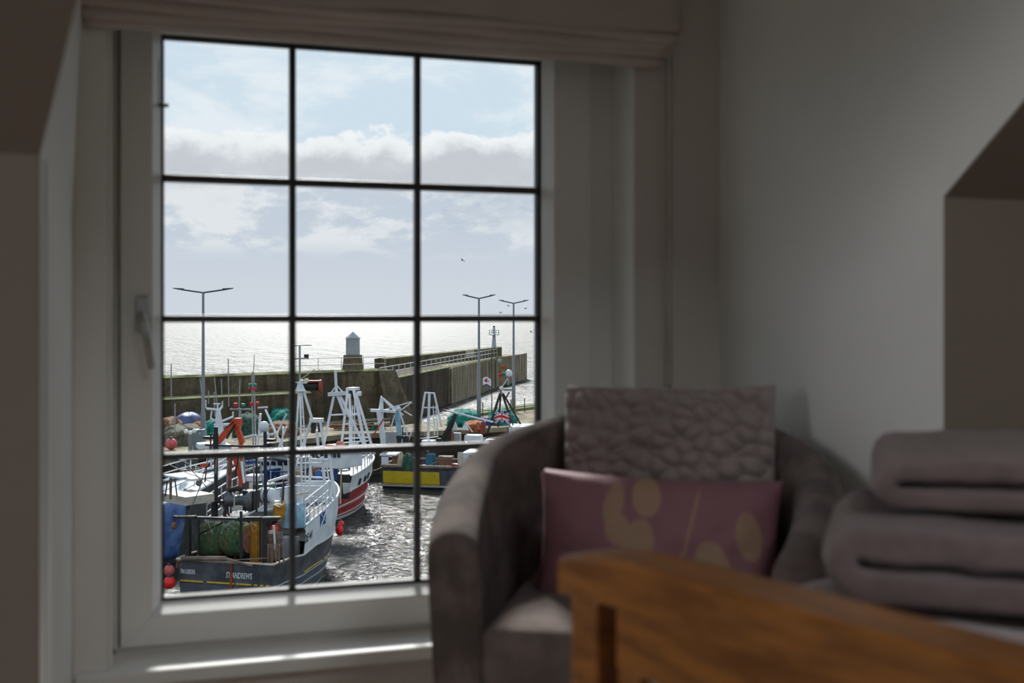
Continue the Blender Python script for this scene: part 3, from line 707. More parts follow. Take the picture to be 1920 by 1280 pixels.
lamp(381, 838, 548, 56, 7, 'nearest twin-arm street lamp, tall pole in front of the blue net heap')
lamp(898, 796, 559, 31, 6, 'twin-arm street lamp standing beside the green nets and white flag')
lamp(963, 771, 568, 28, 5, 'farthest twin-arm street lamp, behind the black tripod mast')

# gulls ---------------------------------------------------------------------------
M_gull = mat('gull_feather', (74, 78, 84), .8, .1)
def gull(px, py, d, span, roll, label, flap):
    p = at_depth(px, py, d); b = MB(); s = span / 2
    prof = [(-.36, .01), (-.25, .05), (-.05, .085), (.12, .075), (.22, .05), (.30, .045), (.36, .01)]
    b.lathe([(r * s * 1.6, y * s * 1.6) for y, r in prof], (0, 0, 0), 8, 'Y')
    for sg in (-1, 1):
        st = [(0, .22, 0), (.35, .20, flap * .35), (.7, .14, flap * .45), (1.0, .02, flap * .2)]
        v = []
        for x, c, z in st: v += [(sg * x * s, (c + .05 - x * .25) * s, z * s + .012 * s), (sg * x * s, (-c - x * .22) * s, z * s), (sg * x * s, (c * .2 - x * .2) * s, z * s - .02 * s)]
        f = []
        for i in range(3):
            for j in range(3): f.append((i * 3 + j, i * 3 + (j + 1) % 3, i * 3 + 3 + (j + 1) % 3, i * 3 + 3 + j))
        b.add(v, f + [(0, 1, 2), (9, 10, 11)])
    b.add([(-.10 * s, -.75 * s, 0), (.10 * s, -.75 * s, 0), (0, -.45 * s, .02 * s), (0, -.45 * s, -.02 * s)], [(0, 1, 2), (1, 0, 3), (0, 2, 3), (1, 3, 2)])
    g = b.build('gull', M_gull, None, smooth=True); g.location = p; g.rotation_euler = (R(12), R(roll), -YAW + R(50))
    tag(g, label, 'bird', 'gulls in flight over the harbour')
gull(867, 488, 130, .85, 32, 'dark gull flying highest in the sky in the right column of panes', .5)
gull(938, 586, 170, .9, -8, 'distant gull low over the horizon between the two far street lamps', .5)
gull(953, 573, 180, .9, 12, 'distant gull just beside the arm of the farthest street lamp', .5)
gull(985, 578, 180, .9, -14, 'distant gull between the farthest street lamp and the window frame', .4)
gull(996, 622, 160, .9, 25, 'gull flying low over the sea beside the window frame', .5)

# gear lying on the quay ------------------------------------------------------------
def heap(name, label, cat, px, py, wpx, hpx, dd, m, seed, amp=.25, group=None, zb=ZQ, freq=3.0, d=None, fold=1.0):
    p = on_z(px, py, zb) if d is None else at_depth(px, py, d); D = (p - EYE).dot(FW); s = D / F; w = wpx * s; h = hpx * s
    def f(u, v):
        a = 2 * math.pi * u; e = v * math.pi / 2; r = math.cos(e) ** .7
        k = 1 + amp * noise.noise(Vector((math.cos(a) * freq, math.sin(a) * freq * fold, v * freq + seed))) + amp * .5 * noise.noise(Vector((math.cos(a) * 9, math.sin(a) * 9, v * 8 + seed)))
        return Vector((math.cos(a) * r * w / 2 * k, math.sin(a) * r * dd / 2 * k, math.sin(e) * h * (.75 + .25 * k)))
    b = MB(); b.grid(f, 40, 16); ob = b.build(name, m, None, smooth=True, weld=True); ob.location = p + Vector((0, 0, .0)); ob.rotation_euler.z = math.atan2(RT.y, RT.x)
    return tag(ob, label, cat, group)
def netmat(name, c, c2, sc=5): return mat(name, c, .95, .3, sc, bump=1.0, bscale=14, c2=c2)
M_tarpb = mat('blue_tarp', (58, 70, 110), .6, .2, 1.5, bump=.5, bscale=5, c2=(74, 88, 132)); M_nbrown = netmat('brown_net', (110, 78, 58), (150, 118, 90)); M_ngrey = netmat('grey_green_net', (78, 84, 72), (120, 112, 92))
M_nteal = netmat('teal_net', (14, 96, 86), (36, 132, 116)); M_nrust = netmat('rust_net', (140, 70, 36), (170, 104, 60)); M_ndark = netmat('dark_green_net', (30, 66, 54), (66, 92, 76))
NG = 'heaped fishing nets on the quay'
heap('net_heap', 'blue tarpaulin-covered net heap behind the nearest street lamp', 'net heap', 354, 812, 58, 40, 4, M_tarpb, 1, .12, NG)
heap('net_heap', 'brown net heap at the window edge beside the blue tarpaulin', 'net heap', 318, 822, 44, 40, 4, M_nbrown, 2, .3, NG)
heap('net_heap', 'grey green net heap in front of the blue tarpaulin', 'net heap', 342, 830, 76, 34, 4, M_ngrey, 3, .3, NG)
heap('net_heap', 'small rust net heap under the blue tarpaulin beside the lamp pole', 'net heap', 370, 818, 22, 28, 2, M_nrust, 4, .3, NG)
heap('net_heap', 'teal net heap right behind the nearest lamp pole', 'net heap', 398, 818, 42, 30, 3, M_nteal, 5, .35, NG)
heap('net_heap', 'dark green net heap behind the orange crane', 'net heap', 462, 815, 44, 40, 4, M_ndark, 6, .3, NG)
heap('net_heap', 'teal and brown net heap behind the white dome', 'net heap', 528, 800, 54, 34, 4, M_nteal, 7, .35, NG)
heap('net_heap', 'brown net heap below the teal one behind the white dome', 'net heap', 530, 815, 60, 26, 4, M_nbrown, 8, .35, NG)
heap('net_heap', 'flat green net spread on the quay edge by the red boat gantry', 'net heap', 700, 803, 46, 8, 3, M_nteal, 9, .3, NG)
heap('net_heap', 'green net heap beside the second street lamp', 'net heap', 869, 796, 62, 28, 4, M_nteal, 10, .3, NG)
heap('net_heap', 'green net heap between the two far street lamps', 'net heap', 940, 793, 56, 26, 4, M_nteal, 11, .35, NG)
heap('net_heap', 'rust coloured net heap under the second street lamp', 'net heap', 890, 806, 40, 18, 3, M_nrust, 12, .3, NG)
M_fb = mat('fish_box_blue', (38, 62, 150), .6); M_fr = mat('fish_box_rust', (132, 60, 46), .7)
def crate(px, py, wpx, hpx, m, label, name='fish_crate'):
    p = on_z(px, py, ZQ); s = (p - EYE).dot(FW) / F; w, h = wpx * s, hpx * s; root = empty(name, p, math.atan2(RT.y, RT.x)); tag(root, label, 'crate')
    b = MB(); b.box((-w / 2, -.4, 0), (w / 2, .4, .06))
    b.build('crate_base', m, root)
    for a, c in (((-w / 2, -.4, .06), (w / 2, -.34, h)), ((-w / 2, .34, .06), (w / 2, .4, h)), ((-w / 2, -.34, .06), (-w / 2 + .06, .34, h)), ((w / 2 - .06, -.34, .06), (w / 2, .34, h))): MB().box(a, c).build('crate_side', m, root)
crate(911, 796, 20, 12, M_fb, 'blue fish crate between the green net heaps')
crate(906, 812, 9, 22, M_fr, 'tall rust red crate at the quay edge by the second lamp')
# red hose reel on the ledge, grey cabinet, floats
ol = le - wd * 1.0
rp = on_z(584, 738, ZL); s = (rp - EYE).dot(FW) / F
rr = empty('hose_reel', rp, math.atan2(RT.y, RT.x)); tag(rr, 'orange red reel frame standing on the breakwater ledge', 'reel')
M_red = mat('orange_red_paint', (150, 54, 42), .5, .1)
for x in (-17, 17): MB().lathe([(11 * s, -.1), (12.5 * s, -.05), (12.5 * s, .05), (11 * s, .1)], (x * s, 0, 14 * s), 16, 'X').build('side_disc', M_red, rr)
MB().lathe([(8 * s, -16 * s), (7 * s, 0), (8 * s, 16 * s)], (0, 0, 14 * s), 14, 'X').build('drum', mat('black_hose', (34, 32, 32), .7), rr, smooth=True)
MB().box((-18 * s, -.3, 22 * s), (18 * s, .3, 25 * s)).build('top_frame', M_red, rr)
for k, px in enumerate((606, 613, 619)): pass
p = on_z(374, 843, ZQ); s = (p - EYE).dot(FW) / F
cb_ = empty('service_cabinet', p, math.atan2(RT.y, RT.x)); tag(cb_, 'blue grey steel service cabinet at the foot of the nearest street lamp', 'cabinet')
M_cab = mat('cabinet_paint', (112, 126, 134), .5, .08)
MB().box((-9 * s, -.4, 0), (9 * s, .4, 37 * s)).build('body', M_cab, cb_, bevel=.02); MB().box((-8 * s, -.43, .15), (8 * s, -.40, 35 * s)).build('door', M_cab, cb_)
MB().box((-9.5 * s, -.45, 37 * s), (9.5 * s, .45, 38.5 * s)).build('roof', M_cab, cb_); MB().box((4 * s, -.46, 30 * s), (5 * s, -.43, 34 * s)).build('handle', M_white, cb_)
p = on_z(357, 846, ZQ); fs = empty('float_stand', p, math.atan2(RT.y, RT.x)); tag(fs, 'grey post with three white round floats left of the cabinet', 'post')
MB().tube([(0, 0, 0), (0, 0, 34 * s)], .14, 8).build('post', M_pole, fs)
for x, z in ((-7, 37), (1, 35), (8, 38)): MB().ball((x * s, -.1, z * s), 4.2 * s, 12).build('float', mat('white_float', (226, 226, 224), .5), fs, smooth=True)
def ball(name, p, r, m, label, cat='buoy', group=None, sz=1.0, neck=True):
    root = empty(name, p); tag(root, label, cat, group)
    MB().ball((0, 0, 0), r, 18, sz).build('float_body', m, root, smooth=True)
    MB().lathe([(r * .32, 0), (r * .30, r * .22), (r * .18, r * .34)], (0, 0, r * sz * .90), 10).build('eye_neck', mat('buoy_neck_blue', (44, 46, 86), .5), root, smooth=True)
    return root
M_buoy = mat('buoy_red', (226, 40, 38), .35, .06, 3, spec=.4); M_buoyf = mat('buoy_faded', (196, 92, 88), .55, .15, 4)
p = on_z(321, 843, ZQ); p.z += .36; ball('buoy', p, .36, M_buoyf, 'small faded red buoy lying on the quay among the nets')

tpile = empty('timber_pile', on_z(690, 806, ZQ), math.atan2(RT.y, RT.x)); tag(tpile, 'loose pile of long timber poles on the quay behind the white gantries', 'timber')
for i in range(12):
    x = -3 + rnd.random() * 1.5; ln = 2.5 + rnd.random() * 3; y = -.6 + rnd.random() * 1.2; z = .08 + .1 * (i % 4); r_ = rnd.uniform(-.15, .15)
    MB().tube([(x, y, z), (x + ln, y + r_ * ln, z + rnd.random() * .8 * (i % 3 == 0))], .06, 6).build('timber_pole', (MATS['wet_timber'], mat('pale_timber', (150, 118, 88), .9), mat('red_timber', (128, 70, 52), .9))[i % 3], tpile)

# ================================================================== BOATS
class Boat:
    def __init__(s, name, label, stern, bow, beam, full=.45, p=2.0, st=.93, rake=.8, sheer=((0, 1.8), (1, 2.6)), wl=.86):
        s.beam, s.full, s.p, s.st, s.rake, s.sh, s.wl = beam, full, p, st, rake, sheer, wl
        a, c = cf(*stern), cf(*bow); d = c - a; s.L = d.length; s.f = d.normalized(); s.r = Vector((s.f.y, -s.f.x, 0)); s.o = a
        s.root = empty(name, a, math.atan2(s.r.y, s.r.x)); tag(s.root, label, 'boat', 'fishing boats moored in the harbour')
    def half(s, t):
        a = s.beam / 2 * (s.st + (1 - s.st) * min(1, t / .3))
        if t > s.full: a *= max(0.0, 1 - ((t - s.full) / (1 - s.full)) ** s.p) ** .8
        return max(a, .05)
    def sheer(s, t): return interp(s.sh, t)
    def surf(s, sd, t, z, off=0.0):
        k = max(0, min(1.3, z / 2.2)) ** .8; w = s.wl - .45 * t ** 3
        x = s.half(t) * (w + (1 - w) * min(1.12, k)) if z > 0 else s.half(t) * w * (1 + z * .25)
        return Vector((sd * (x + off), s.L * t + s.rake * max(0, z) / 2.5 * t ** 5 + (off * .6 if t > .8 else 0), z))
    def to_local(s, w): v = w - s.o; return Vector((v.dot(s.r), v.dot(s.f), v.z))
    def loc(s, px, py, y=None, x=None, z=None):
        if y is not None: return s.to_local(on_plane(px, py, s.o + s.f * y, s.f))
        if x is not None: return s.to_local(on_plane(px, py, s.o + s.r * x, s.r))
        return s.to_local(on_z(px, py, WATER + z))
    def side(s, px, py, sd=1):                     # pixel on the hull's side -> (t, z)
        best = None
        for i in range(401):
            t = i / 400; w = s.o + s.r * (sd * s.half(t)) + s.f * (s.L * t); de = (w - EYE).dot(FW)
            z = 11 - (py - HORIZON) * de / F; q = s.surf(sd, t, z); w = s.o + s.r * q.x + s.f * q.y; de = (w - EYE).dot(FW); z = 11 - (py - HORIZON) * de / F
            e = abs(960 + F * (w - EYE).dot(RT) / de - px)
            if best is None or e < best[0]: best = (e, t, z)
        return best[1], best[2]
    def hull(s, rows, mats, name='hull', t0=0.0, n=34, transom=True):
        b = MB(); ts = [t0 + (1 - t0) * i / n for i in range(n + 1)]
        for sd in (-1, 1):
            v = [s.surf(sd, t, r(t)) for r in [q[0] for q in rows] for t in ts]; off = len(b.v); b.v += [tuple(q) for q in v]
            for j in range(len(rows) - 1):
                b.mi = rows[j][1]
                for i in range(n):
                    f = (j * (n + 1) + i, j * (n + 1) + i + 1, (j + 1) * (n + 1) + i + 1, (j + 1) * (n + 1) + i); b.f.append(tuple(k + off for k in f)); b.m.append(b.mi)
        if transom:
            for j in range(len(rows) - 1):
                b.mi = rows[j][1]; z0, z1 = rows[j][0](t0), rows[j + 1][0](t0)
                b.add([s.surf(-1, t0, z0), s.surf(1, t0, z0), s.surf(1, t0, z1), s.surf(-1, t0, z1)], [(0, 1, 2, 3)])
        return b.build(name, mats, s.root, smooth=False, weld=True)
    def deck(s, fz, m, t0=.005, t1=.97, name='deck', inset=.06):
        def f(u, v):
            t = t0 + (t1 - t0) * v; z = fz(t); q = s.surf(1, t, z); return Vector(((2 * u - 1) * max(.02, q.x - inset), q.y, z))
        b = MB(); b.grid(f, 6, 24); return b.build(name, m, s.root)
    def line(s, name, fz, m, r, t0=0, t1=1, off=.02, sides=(-1, 1), n=24, stern=False, parent=None):
        for sd in sides:
            MB().tube([s.surf(sd, t0 + (t1 - t0) * i / n, fz(t0 + (t1 - t0) * i / n), off) for i in range(n + 1)], r, 6).build(name, m, parent or s.root)
        if stern: MB().tube([s.surf(-1, t0, fz(t0), off) - Vector((0, .02, 0)), s.surf(1, t0, fz(t0), off) - Vector((0, .02, 0))], r, 6).build(name, m, parent or s.root)
    def pole(s, name, m, pts, r=.04, n=6, parent=None, **k):
        P = [s.loc(q[0], q[1], **({'y': q[2]} if len(q) > 2 else k)) for q in pts]
        return MB().tube(P, r * .82, n).build(name, m, parent or s.root)
    def beam_(s, name, m, a, c, w, h, **k):
        return MB().bar(s.loc(a[0], a[1], **k), s.loc(c[0], c[1], **k), w, h).build(name, m, s.root)
    def pbox(s, name, m, rect, y=None, x=None, dep=.5, bevel=0, parent=None):
        a = s.loc(rect[0], rect[1], y=y, x=x); c = s.loc(rect[2], rect[3], y=y, x=x)
        lo = [min(a[i], c[i]) for i in range(3)]; hi = [max(a[i], c[i]) for i in range(3)]
        if y is not None: hi[1] = lo[1] + dep
        else: lo[0] = hi[0] - dep
        return MB().box(lo, hi).build(name, m, parent or s.root, bevel=bevel)
    def decal(s, name, m, t0, t1, z0, z1, sd=1, off=.02, n=6):
        b = MB(); b.grid(lambda u, v: s.surf(sd, t0 + (t1 - t0) * u, z0 + (z1 - z0) * v, off), n, 3); return b.build(name, m, s.root)
    def rails(s, name, m, fz, h, t0, t1, n, sides=(1,), k=(1.0, .5), r=.022, inset=-.05):
        for sd in sides:
            for q in k: MB().tube([s.surf(sd, t0 + (t1 - t0) * i / 20, fz(t0 + (t1 - t0) * i / 20), inset) + Vector((0, 0, h * q)) for i in range(21)], r, 6).build(name, m, s.root)
            for i in range(n + 1):
                t = t0 + (t1 - t0) * i / n; p = s.surf(sd, t, fz(t), inset); MB().tube([p - Vector((0, 0, .03)), p + Vector((0, 0, h))], r, 6).build('rail_post', m, s.root)
def interp(tab, t):
    if t <= tab[0][0]: return tab[0][1]
    for (a, va), (c, vc) in zip(tab[:-1], tab[1:]):
        if t <= c: return va + (vc - va) * (t - a) / (c - a)
    return tab[-1][1]
def text_part(txt, m, root, mapping, h=1.0, name='lettering', shear=0.0):
    cu = bpy.data.curves.new('lettering', 'FONT'); cu.body = txt; cu.size = 1.0; cu.shear = shear; cu.resolution_u = 3; cu.offset = .018
    o = bpy.data.objects.new('lettering', cu); col.objects.link(o); bpy.context.view_layer.update()
    me = bpy.data.meshes.new_from_object(o); bpy.data.objects.remove(o); bpy.data.curves.remove(cu)
    xs = [v.co.x for v in me.vertices]; ys = [v.co.y for v in me.vertices]; x0, x1, y0, y1 = min(xs), max(xs), min(ys), max(ys)
    for v in me.vertices: v.co = mapping((v.co.x - x0) / (x1 - x0), (v.co.y - y0) / (y1 - y0))
    me.materials.clear(); me.materials.append(m)
    ob = bpy.data.objects.new(name, me); col.objects.link(ob); ob.parent = root; return ob

M_hblk = mat('hull_black', (56, 58, 63), .5, .25, 1.2, c2=(88, 91, 98)); M_hblue = mat('hull_lower', (84, 88, 96), .5, .2, 1.0)
M_wht = mat('boat_white', (208, 212, 216), .45, .10, 1.5, c2=(226, 228, 230)); M_boot = mat('boot_line', (196, 192, 184), .6, .1)
M_lgrey = mat('boat_grey', (150, 152, 154), .6, .12, 2); M_dgrey = mat('boat_dark_grey', (72, 72, 74), .6, .2, 2)
M_iron = mat('black_iron', (38, 36, 36), .6, .25, 3); M_navy = mat('navy_paint', (28, 34, 54), .5); M_rust = mat('rusty_steel', (112, 72, 52), .85, .3, 4, c2=(140, 100, 78))
M_rusto = mat('rust_orange', (150, 66, 32), .85, .3, 5); M_brown = mat('brown_beam', (104, 86, 74), .8, .25, 3, c2=(138, 118, 102)); M_capw = mat('worn_white', (206, 190, 172), .7, .2, 4)
M_yel = mat('yellow_line', (216, 176, 46), .6); M_orng = mat('orange_crane', (206, 74, 36), .5, .15, 4); M_ochre = mat('ochre_paint', (168, 112, 28), .6, .25, 3, c2=(196, 140, 40))
M_dck = mat('boat_deck', (96, 92, 86), .8, .3, 1.5); M_ltblue = mat('pale_blue_tarp', (130, 168, 186), .6, .15, 3, bump=.6, bscale=8); M_tan = mat('tan_bundle', (186, 164, 132), .9, .2, 5)
M_wire = mat('wire_rope', (150, 146, 138), .6); M_dwire = mat('dark_wire', (54, 50, 48), .6); M_blkr = mat('black_rubber', (26, 26, 28), .7); M_win = mat('cabin_window', (30, 38, 46), .08, .1, spec=.8)
M_sblue = mat('saltire_blue', (34, 86, 152), .6); M_lett = mat('white_letter', (220, 222, 224), .6); M_lettb = mat('dark_letter', (34, 38, 44), .6)
M_net = netmat('green_trawl_net', (52, 86, 62), (84, 106, 66), 6); M_net2 = netmat('olive_trawl_net', (92, 96, 44), (120, 92, 44), 6)
M_redh = mat('hull_red', (156, 44, 46), .45, .12, 1.2, c2=(176, 62, 62)); M_yelh = mat('hull_yellow', (206, 176, 34), .6, .2, 2, c2=(222, 192, 40))
M_blue2 = mat('tarp_blue', (58, 88, 146), .5, .25, 1.6, bump=1.0, bscale=3, c2=(98, 128, 178)); M_bstruct = mat('blue_steel', (34, 74, 128), .5)
M_green = mat('green_paint', (40, 92, 76), .6, .15); M_litred = mat('nav_red', (190, 26, 34), .3); M_litgrn = mat('nav_green', (16, 128, 104), .3)

# -- trawler A: nearest, black hull, stern to the window ---------------------------------
A = Boat('trawler', 'nearest black-hulled trawler with green net drums, its stern towards the window', (-10.76, 42.6), (-8.6, 51.0), 4.3, full=.42, p=2.1, st=.95, rake=.9, sheer=((0, 1.78), (.35, 1.75), (.6, 2.0), (.85, 2.5), (1, 2.9)))
bs = [A.side(x, y) for x, y in ((569, 1040), (592, 1021), (612, 1001), (626, 982))]; bt_ = [A.side(x, y) for x, y in ((567, 990), (590, 970), (608, 955), (624, 938))]
tw = bs[0][0]
blk = sorted([(0.0, 1.80), (tw * .5, 1.78)] + [(t_, z_) for t_, z_ in bs if t_ >= tw * .9] + [(1.0, bs[-1][1] + .12)])
top = sorted([(t_, z_) for t_, z_ in bt_] + [(1.0, bt_[-1][1] + .1)])
def A_blk(t): return interp(blk, t)
def A_top(t): return max(A_blk(t) + .05, interp(top, t))
A.hull([(lambda t: -.7, 1), (lambda t: .05, 2), (lambda t: .14, 1), (lambda t: A_blk(t) * .50, 0), (A_blk, 0)], [M_hblk, M_hblue, M_boot])
A.hull([(A_blk, 0), (lambda t: A_blk(t) * .5 + A_top(t) * .5, 0), (A_top, 0)], [M_wht], 'whaleback_plating', t0=tw, transom=False)
A.deck(lambda t: .85, M_dck); A.deck(lambda t: A_top(t) - .85, M_dck, tw + .06, .96, 'foredeck')
A.line('rubbing_strake', lambda t: A_blk(t) * .50, M_lgrey, .035); A.line('rubbing_strake', lambda t: A_blk(t) * .30, M_lgrey, .03, off=.01)
A.line('cap_rail', A_blk, M_capw, .045, 0, tw, 0, stern=True); A.line('cap_rail', A_top, M_wht, .04, tw, 1, 0)
A.line('sheer_line', A_blk, M_boot, .03, tw, 1, .02)
for a, c in ((tw + .02, .52), (.55, .60), (.62, .66)): A.line('yellow_line', lambda t: A_blk(t) * .56, M_yel, .022, a, c, .03, sides=(1,))
for x0, x1 in ((-.92, -.44), (-.36, .20), (.24, .56), (.61, .68), (.73, .80), (.85, .92)): MB().box((x0 * 2, -.05, .98), (x1 * 2, -.005, 1.03)).build('yellow_line', M_yel, A.root)
hw0 = A.surf(1, 0, 1.4).x
text_part('ST ANDREWS', M_lett, A.root, lambda u, v: Vector((.06 + 1.06 * u + .03 * v, -.02, 1.20 + .23 * v)), shear=.0)
text_part('TWA GORDONS', M_lett, A.root, lambda u, v: Vector((-1.84 + .62 * u, -.02, 1.26 + .18 * v)))
MB().box((.24, -.05, .72), (.34, -.02, 1.74)).build('rust_stain', M_rusto, A.root)
def band(t): return A_blk(t) * .6 + A_top(t) * .4
td = [A.side(x, y) for x, y in ((570, 1012), (585, 1000))]
text_part('DE 41', M_lettb, A.root, lambda u, v: A.surf(1, td[0][0] + (td[1][0] - td[0][0]) * u, td[0][1] + (td[1][1] - td[0][1]) * u + (v - .5) * .34, .025))
f0, f1 = A.side(600.5, 975), A.side(610, 968)
def fl(u, v, off): return A.surf(1, f0[0] + (f1[0] - f0[0]) * u, f0[1] + (f1[1] - f0[1]) * u + (v - .5) * .50, off)
fb = MB().grid(lambda u, v: fl(u, v, .02), 4, 4).build('saltire_panel', M_sblue, A.root)
for s_ in (1, -1): MB().tube([fl(i / 6, (i / 6 - .5) * s_ + .5, .035) for i in range(7)], .028, 5).build('saltire_stroke', M_lett, fb)
for i, k in enumerate((.70, .74, .80)): A.decal('hawse_mark', M_iron, k, k + .014, A_blk(k) * .52, A_blk(k) * (.98 - .08 * i))
A.rails('foredeck_rail', M_wht, A_top, .95, tw + .005, .56, 6, (1, -1), (1.0, .62, .3), .028)
# stern gear
A.pole('stern_beam', M_brown, [(341, 1047, -.15), (384, 1046.5, -.15), (424, 1047, -.15)], .115, 10); A.pole('stern_beam', M_brown, [(424, 1047, -.15), (448, 1054, -.15), (474, 1060, -.12)], .07, 8)
A.pole('stern_rail', M_brown, [(424, 1050, .1), (470, 1048, .1), (500, 1046, .1)], .03)
A.pole('stern_stay', M_rust, [(342, 1050, -.1), (333, 1052, 0), (331, 1064, 0)], .05)
for px, y0, y1, w in ((353, 967, 1050, .17), (497, 968, 1056, .17), (372, 975, 1040, .08), (488, 972, 1052, .07), (452, 958, 1048, .08)):
    A.beam_('gantry_post', M_iron, (px, y0), (px, y1), w, w, y=.45)
A.beam_('gantry_beam', M_iron, (326, 969), (368, 969), .16, .12, y=.45); A.beam_('gantry_beam', M_iron, (366, 970), (455, 973), .16, .09, y=.5); A.beam_('gantry_beam', M_iron, (448, 973), (525, 972), .18, .16, y=.45)
A.pole('gantry_lip', M_capw, [(328, 967.2, .38), (366, 967, .38)], .028); A.pole('gantry_lip', M_capw, [(492, 970, .36), (526, 969, .36)], .028)
A.pole('gantry_brace', M_iron, [(420, 978, .6), (375, 1000, .6), (368, 1030, .6)], .05); A.pole('gantry_brace', M_iron, [(525, 972, .45), (500, 985, .45)], .05)
for px, py in ((327, 985), (525, 980)):
    A.pole('block_strop', M_iron, [(px, 971, .42), (px, py - 3, .42)], .03); b = MB().lathe([(.10, -.07), (.14, -.04), (.14, .04), (.10, .07)], A.loc(px, py, y=.42), 12, 'X'); b.build('hanging_block', M_rust, A.root)
M_netd = [M_net, M_net2]
def drum(px0, px1, py0, py1, y, seed):
    a, c = A.loc(px0, py1, y=y), A.loc(px1, py0, y=y); w = c.x - a.x; r = (c.z - a.z) / 2; cen = (a + c) / 2; cen.y += r
    def f(u, v):
        an = 2 * math.pi * u; q = 1 - .16 * abs(2 * v - 1) ** 3
        k = 1 + .05 * noise.noise(Vector((math.cos(an) * 3, math.sin(an) * 3, v * 5 + seed))) + .05 * noise.noise(Vector((math.cos(an) * 9, math.sin(an) * 9, v * 16 + seed)))
        return cen + Vector(((v - .5) * w, math.cos(an) * r * q * k, math.sin(an) * r * q * k))
    b = MB(); b.grid(f, 72, 26)
    for j in range(26):
        for i in range(72):
            b.m[j * 72 + i] = 1 if noise.noise(Vector((j * .35 + seed, math.sin(i / 72 * 6.28) * .6, 2))) > .18 else 0
    o = b.build('net_drum', M_netd, A.root, smooth=True)
    for x in (a.x - .02, c.x - .02): MB().lathe([(r * .80, 0), (r * .80, .05)], (x, cen.y, cen.z), 20, 'X').build('drum_flange', M_rust, o)
    for i in range(7):
        an = R(140 + 12 * math.sin(i * 2.1 + seed)); p = cen + Vector(((-.36 + i * .11) * w, math.cos(an) * r * 1.0, math.sin(an) * r * 1.0))
        MB().ball(p, .022, 6).build('net_float', M_lett, o)
    rn = random.Random(int(seed))
    for i in range(14):                       # slack twine hanging over the roll
        v0 = .1 + .8 * rn.random(); pts = []
        for q in range(8):
            an = R(95 + q * 14); vv = v0 + .05 * math.sin(q * 1.3 + i); pts.append(cen + Vector(((vv - .5) * w, math.cos(an) * r * 1.02, math.sin(an) * r * 1.02)))
        MB().tube(pts, .010, 4).build('twine', (M_net, M_ndark, M_ngrey)[i % 3], o)
drum(364, 406, 985, 1047, .75, 2.0); drum(408, 451, 984, 1047, .75, 8.0)
A.pbox('ochre_column', M_ochre, (468, 976, 481, 1060), y=1.5, dep=.35); A.pbox('ochre_column', M_ochre, (484, 974, 493, 1058), y=1.6, dep=.3); A.pbox('ochre_panel', M_ochre, (455, 992, 468, 1004), y=1.4, dep=.05)
A.pbox('dark_locker', M_navy, (456, 1000, 467, 1058), y=1.5, dep=.5)
g1 = A.pole('rack_frame', M_brown, [(503, 1062, .35), (503, 1021, .35), (532, 1018, .35), (532, 1056, .35)], .045)
for px in (510, 517, 524): A.pole('rack_bar', M_brown, [(px, 1021, .35), (px, 1059, .35)], .035)
A.pbox('rack_plate', M_rust, (504, 1024, 512, 1060), y=.38, dep=.03)
# shelter deck, winch and crane amidships
A.pbox('shelter_top', M_dgrey, (400, 972, 500, 976), y=2.6, dep=1.9); A.pbox('shelter_side', M_lgrey, (508, 985, 545, 1040), y=3.6, dep=.8); A.pbox('fish_hopper', M_brown, (504, 1000, 520, 1050), y=2.2, dep=.5); A.pbox('grey_hatch', M_lgrey, (524, 1008, 552, 1046), y=2.6, dep=.5); A.pole('trawl_door_edge', M_wht, [(513, 985, 1.8), (516, 1030, 1.8)], .05); A.pbox('shelter_bulkhead', M_iron, (396, 978, 470, 1045), y=2.9, dep=.1)
c = A.loc(449, 938, y=3.0); w = .36
sp_ = MB().lathe([(.40, -.52), (.42, -.46), (.26, -.30), (.20, -.12), (.19, 0), (.20, .12), (.26, .30), (.42, .46), (.40, .52)], c, 18, 'X').build('winch_spool', mat('winch_steel', (96, 98, 102), .4, .2, metal=.4), A.root, smooth=True)
MB().tube([c + Vector((-.12, -.205, -.2)), c + Vector((-.12, -.2, .3)), c + Vector((-.12, .2, .3))], .03, 6).build('winch_rope', M_capw, sp_)
A.pole('winch_arm', M_iron, [(430, 962, 3), (426, 930, 3), (432, 918, 3), (445, 915, 3), (452, 918, 3)], .13, 8); A.pbox('winch_housing', M_iron, (455, 920, 476, 958), y=3.1, dep=.5)
A.pole('crane_post', M_rust, [(428, 935, 3.4), (431, 850, 3.4)], .14, 8); A.pole('crane_post', M_rust, [(420, 968, 3.4), (428, 935, 3.4)], .10, 8)
A.beam_('crane_boom', M_orng, (402, 836), (442, 789), .16, .22, y=3.4); A.beam_('crane_boom', M_orng, (440, 790), (455, 830), .16, .20, y=3.5); A.beam_('crane_boom', M_orng, (441, 855), (455, 905), .14, .20, y=3.5); A.beam_('crane_boom', M_orng, (453, 828), (450, 918), .10, .12, y=3.55)
A.pole('crane_ram', M_iron, [(425, 822, 3.3), (440, 795, 3.3)], .05); A.pole('crane_ram', M_wire, [(446, 850, 3.4), (458, 905, 3.4)], .045); A.pole('crane_hose', M_iron, [(412, 830, 3.4), (421, 806, 3.35), (438, 790, 3.3)], .03)
A.pbox('crane_head', M_orng, (438, 784, 449, 800), y=3.35, dep=.25)
A.pole('dark_mast', M_iron, [(405, 940, 2.4), (405, 800, 2.4)], .10, 8); A.pole('dark_mast', M_navy, [(498, 972, 1.8), (497, 806, 1.8)], .085, 8); A.pole('dark_mast', M_iron, [(481, 960, 2.6), (481, 850, 2.6)], .05)
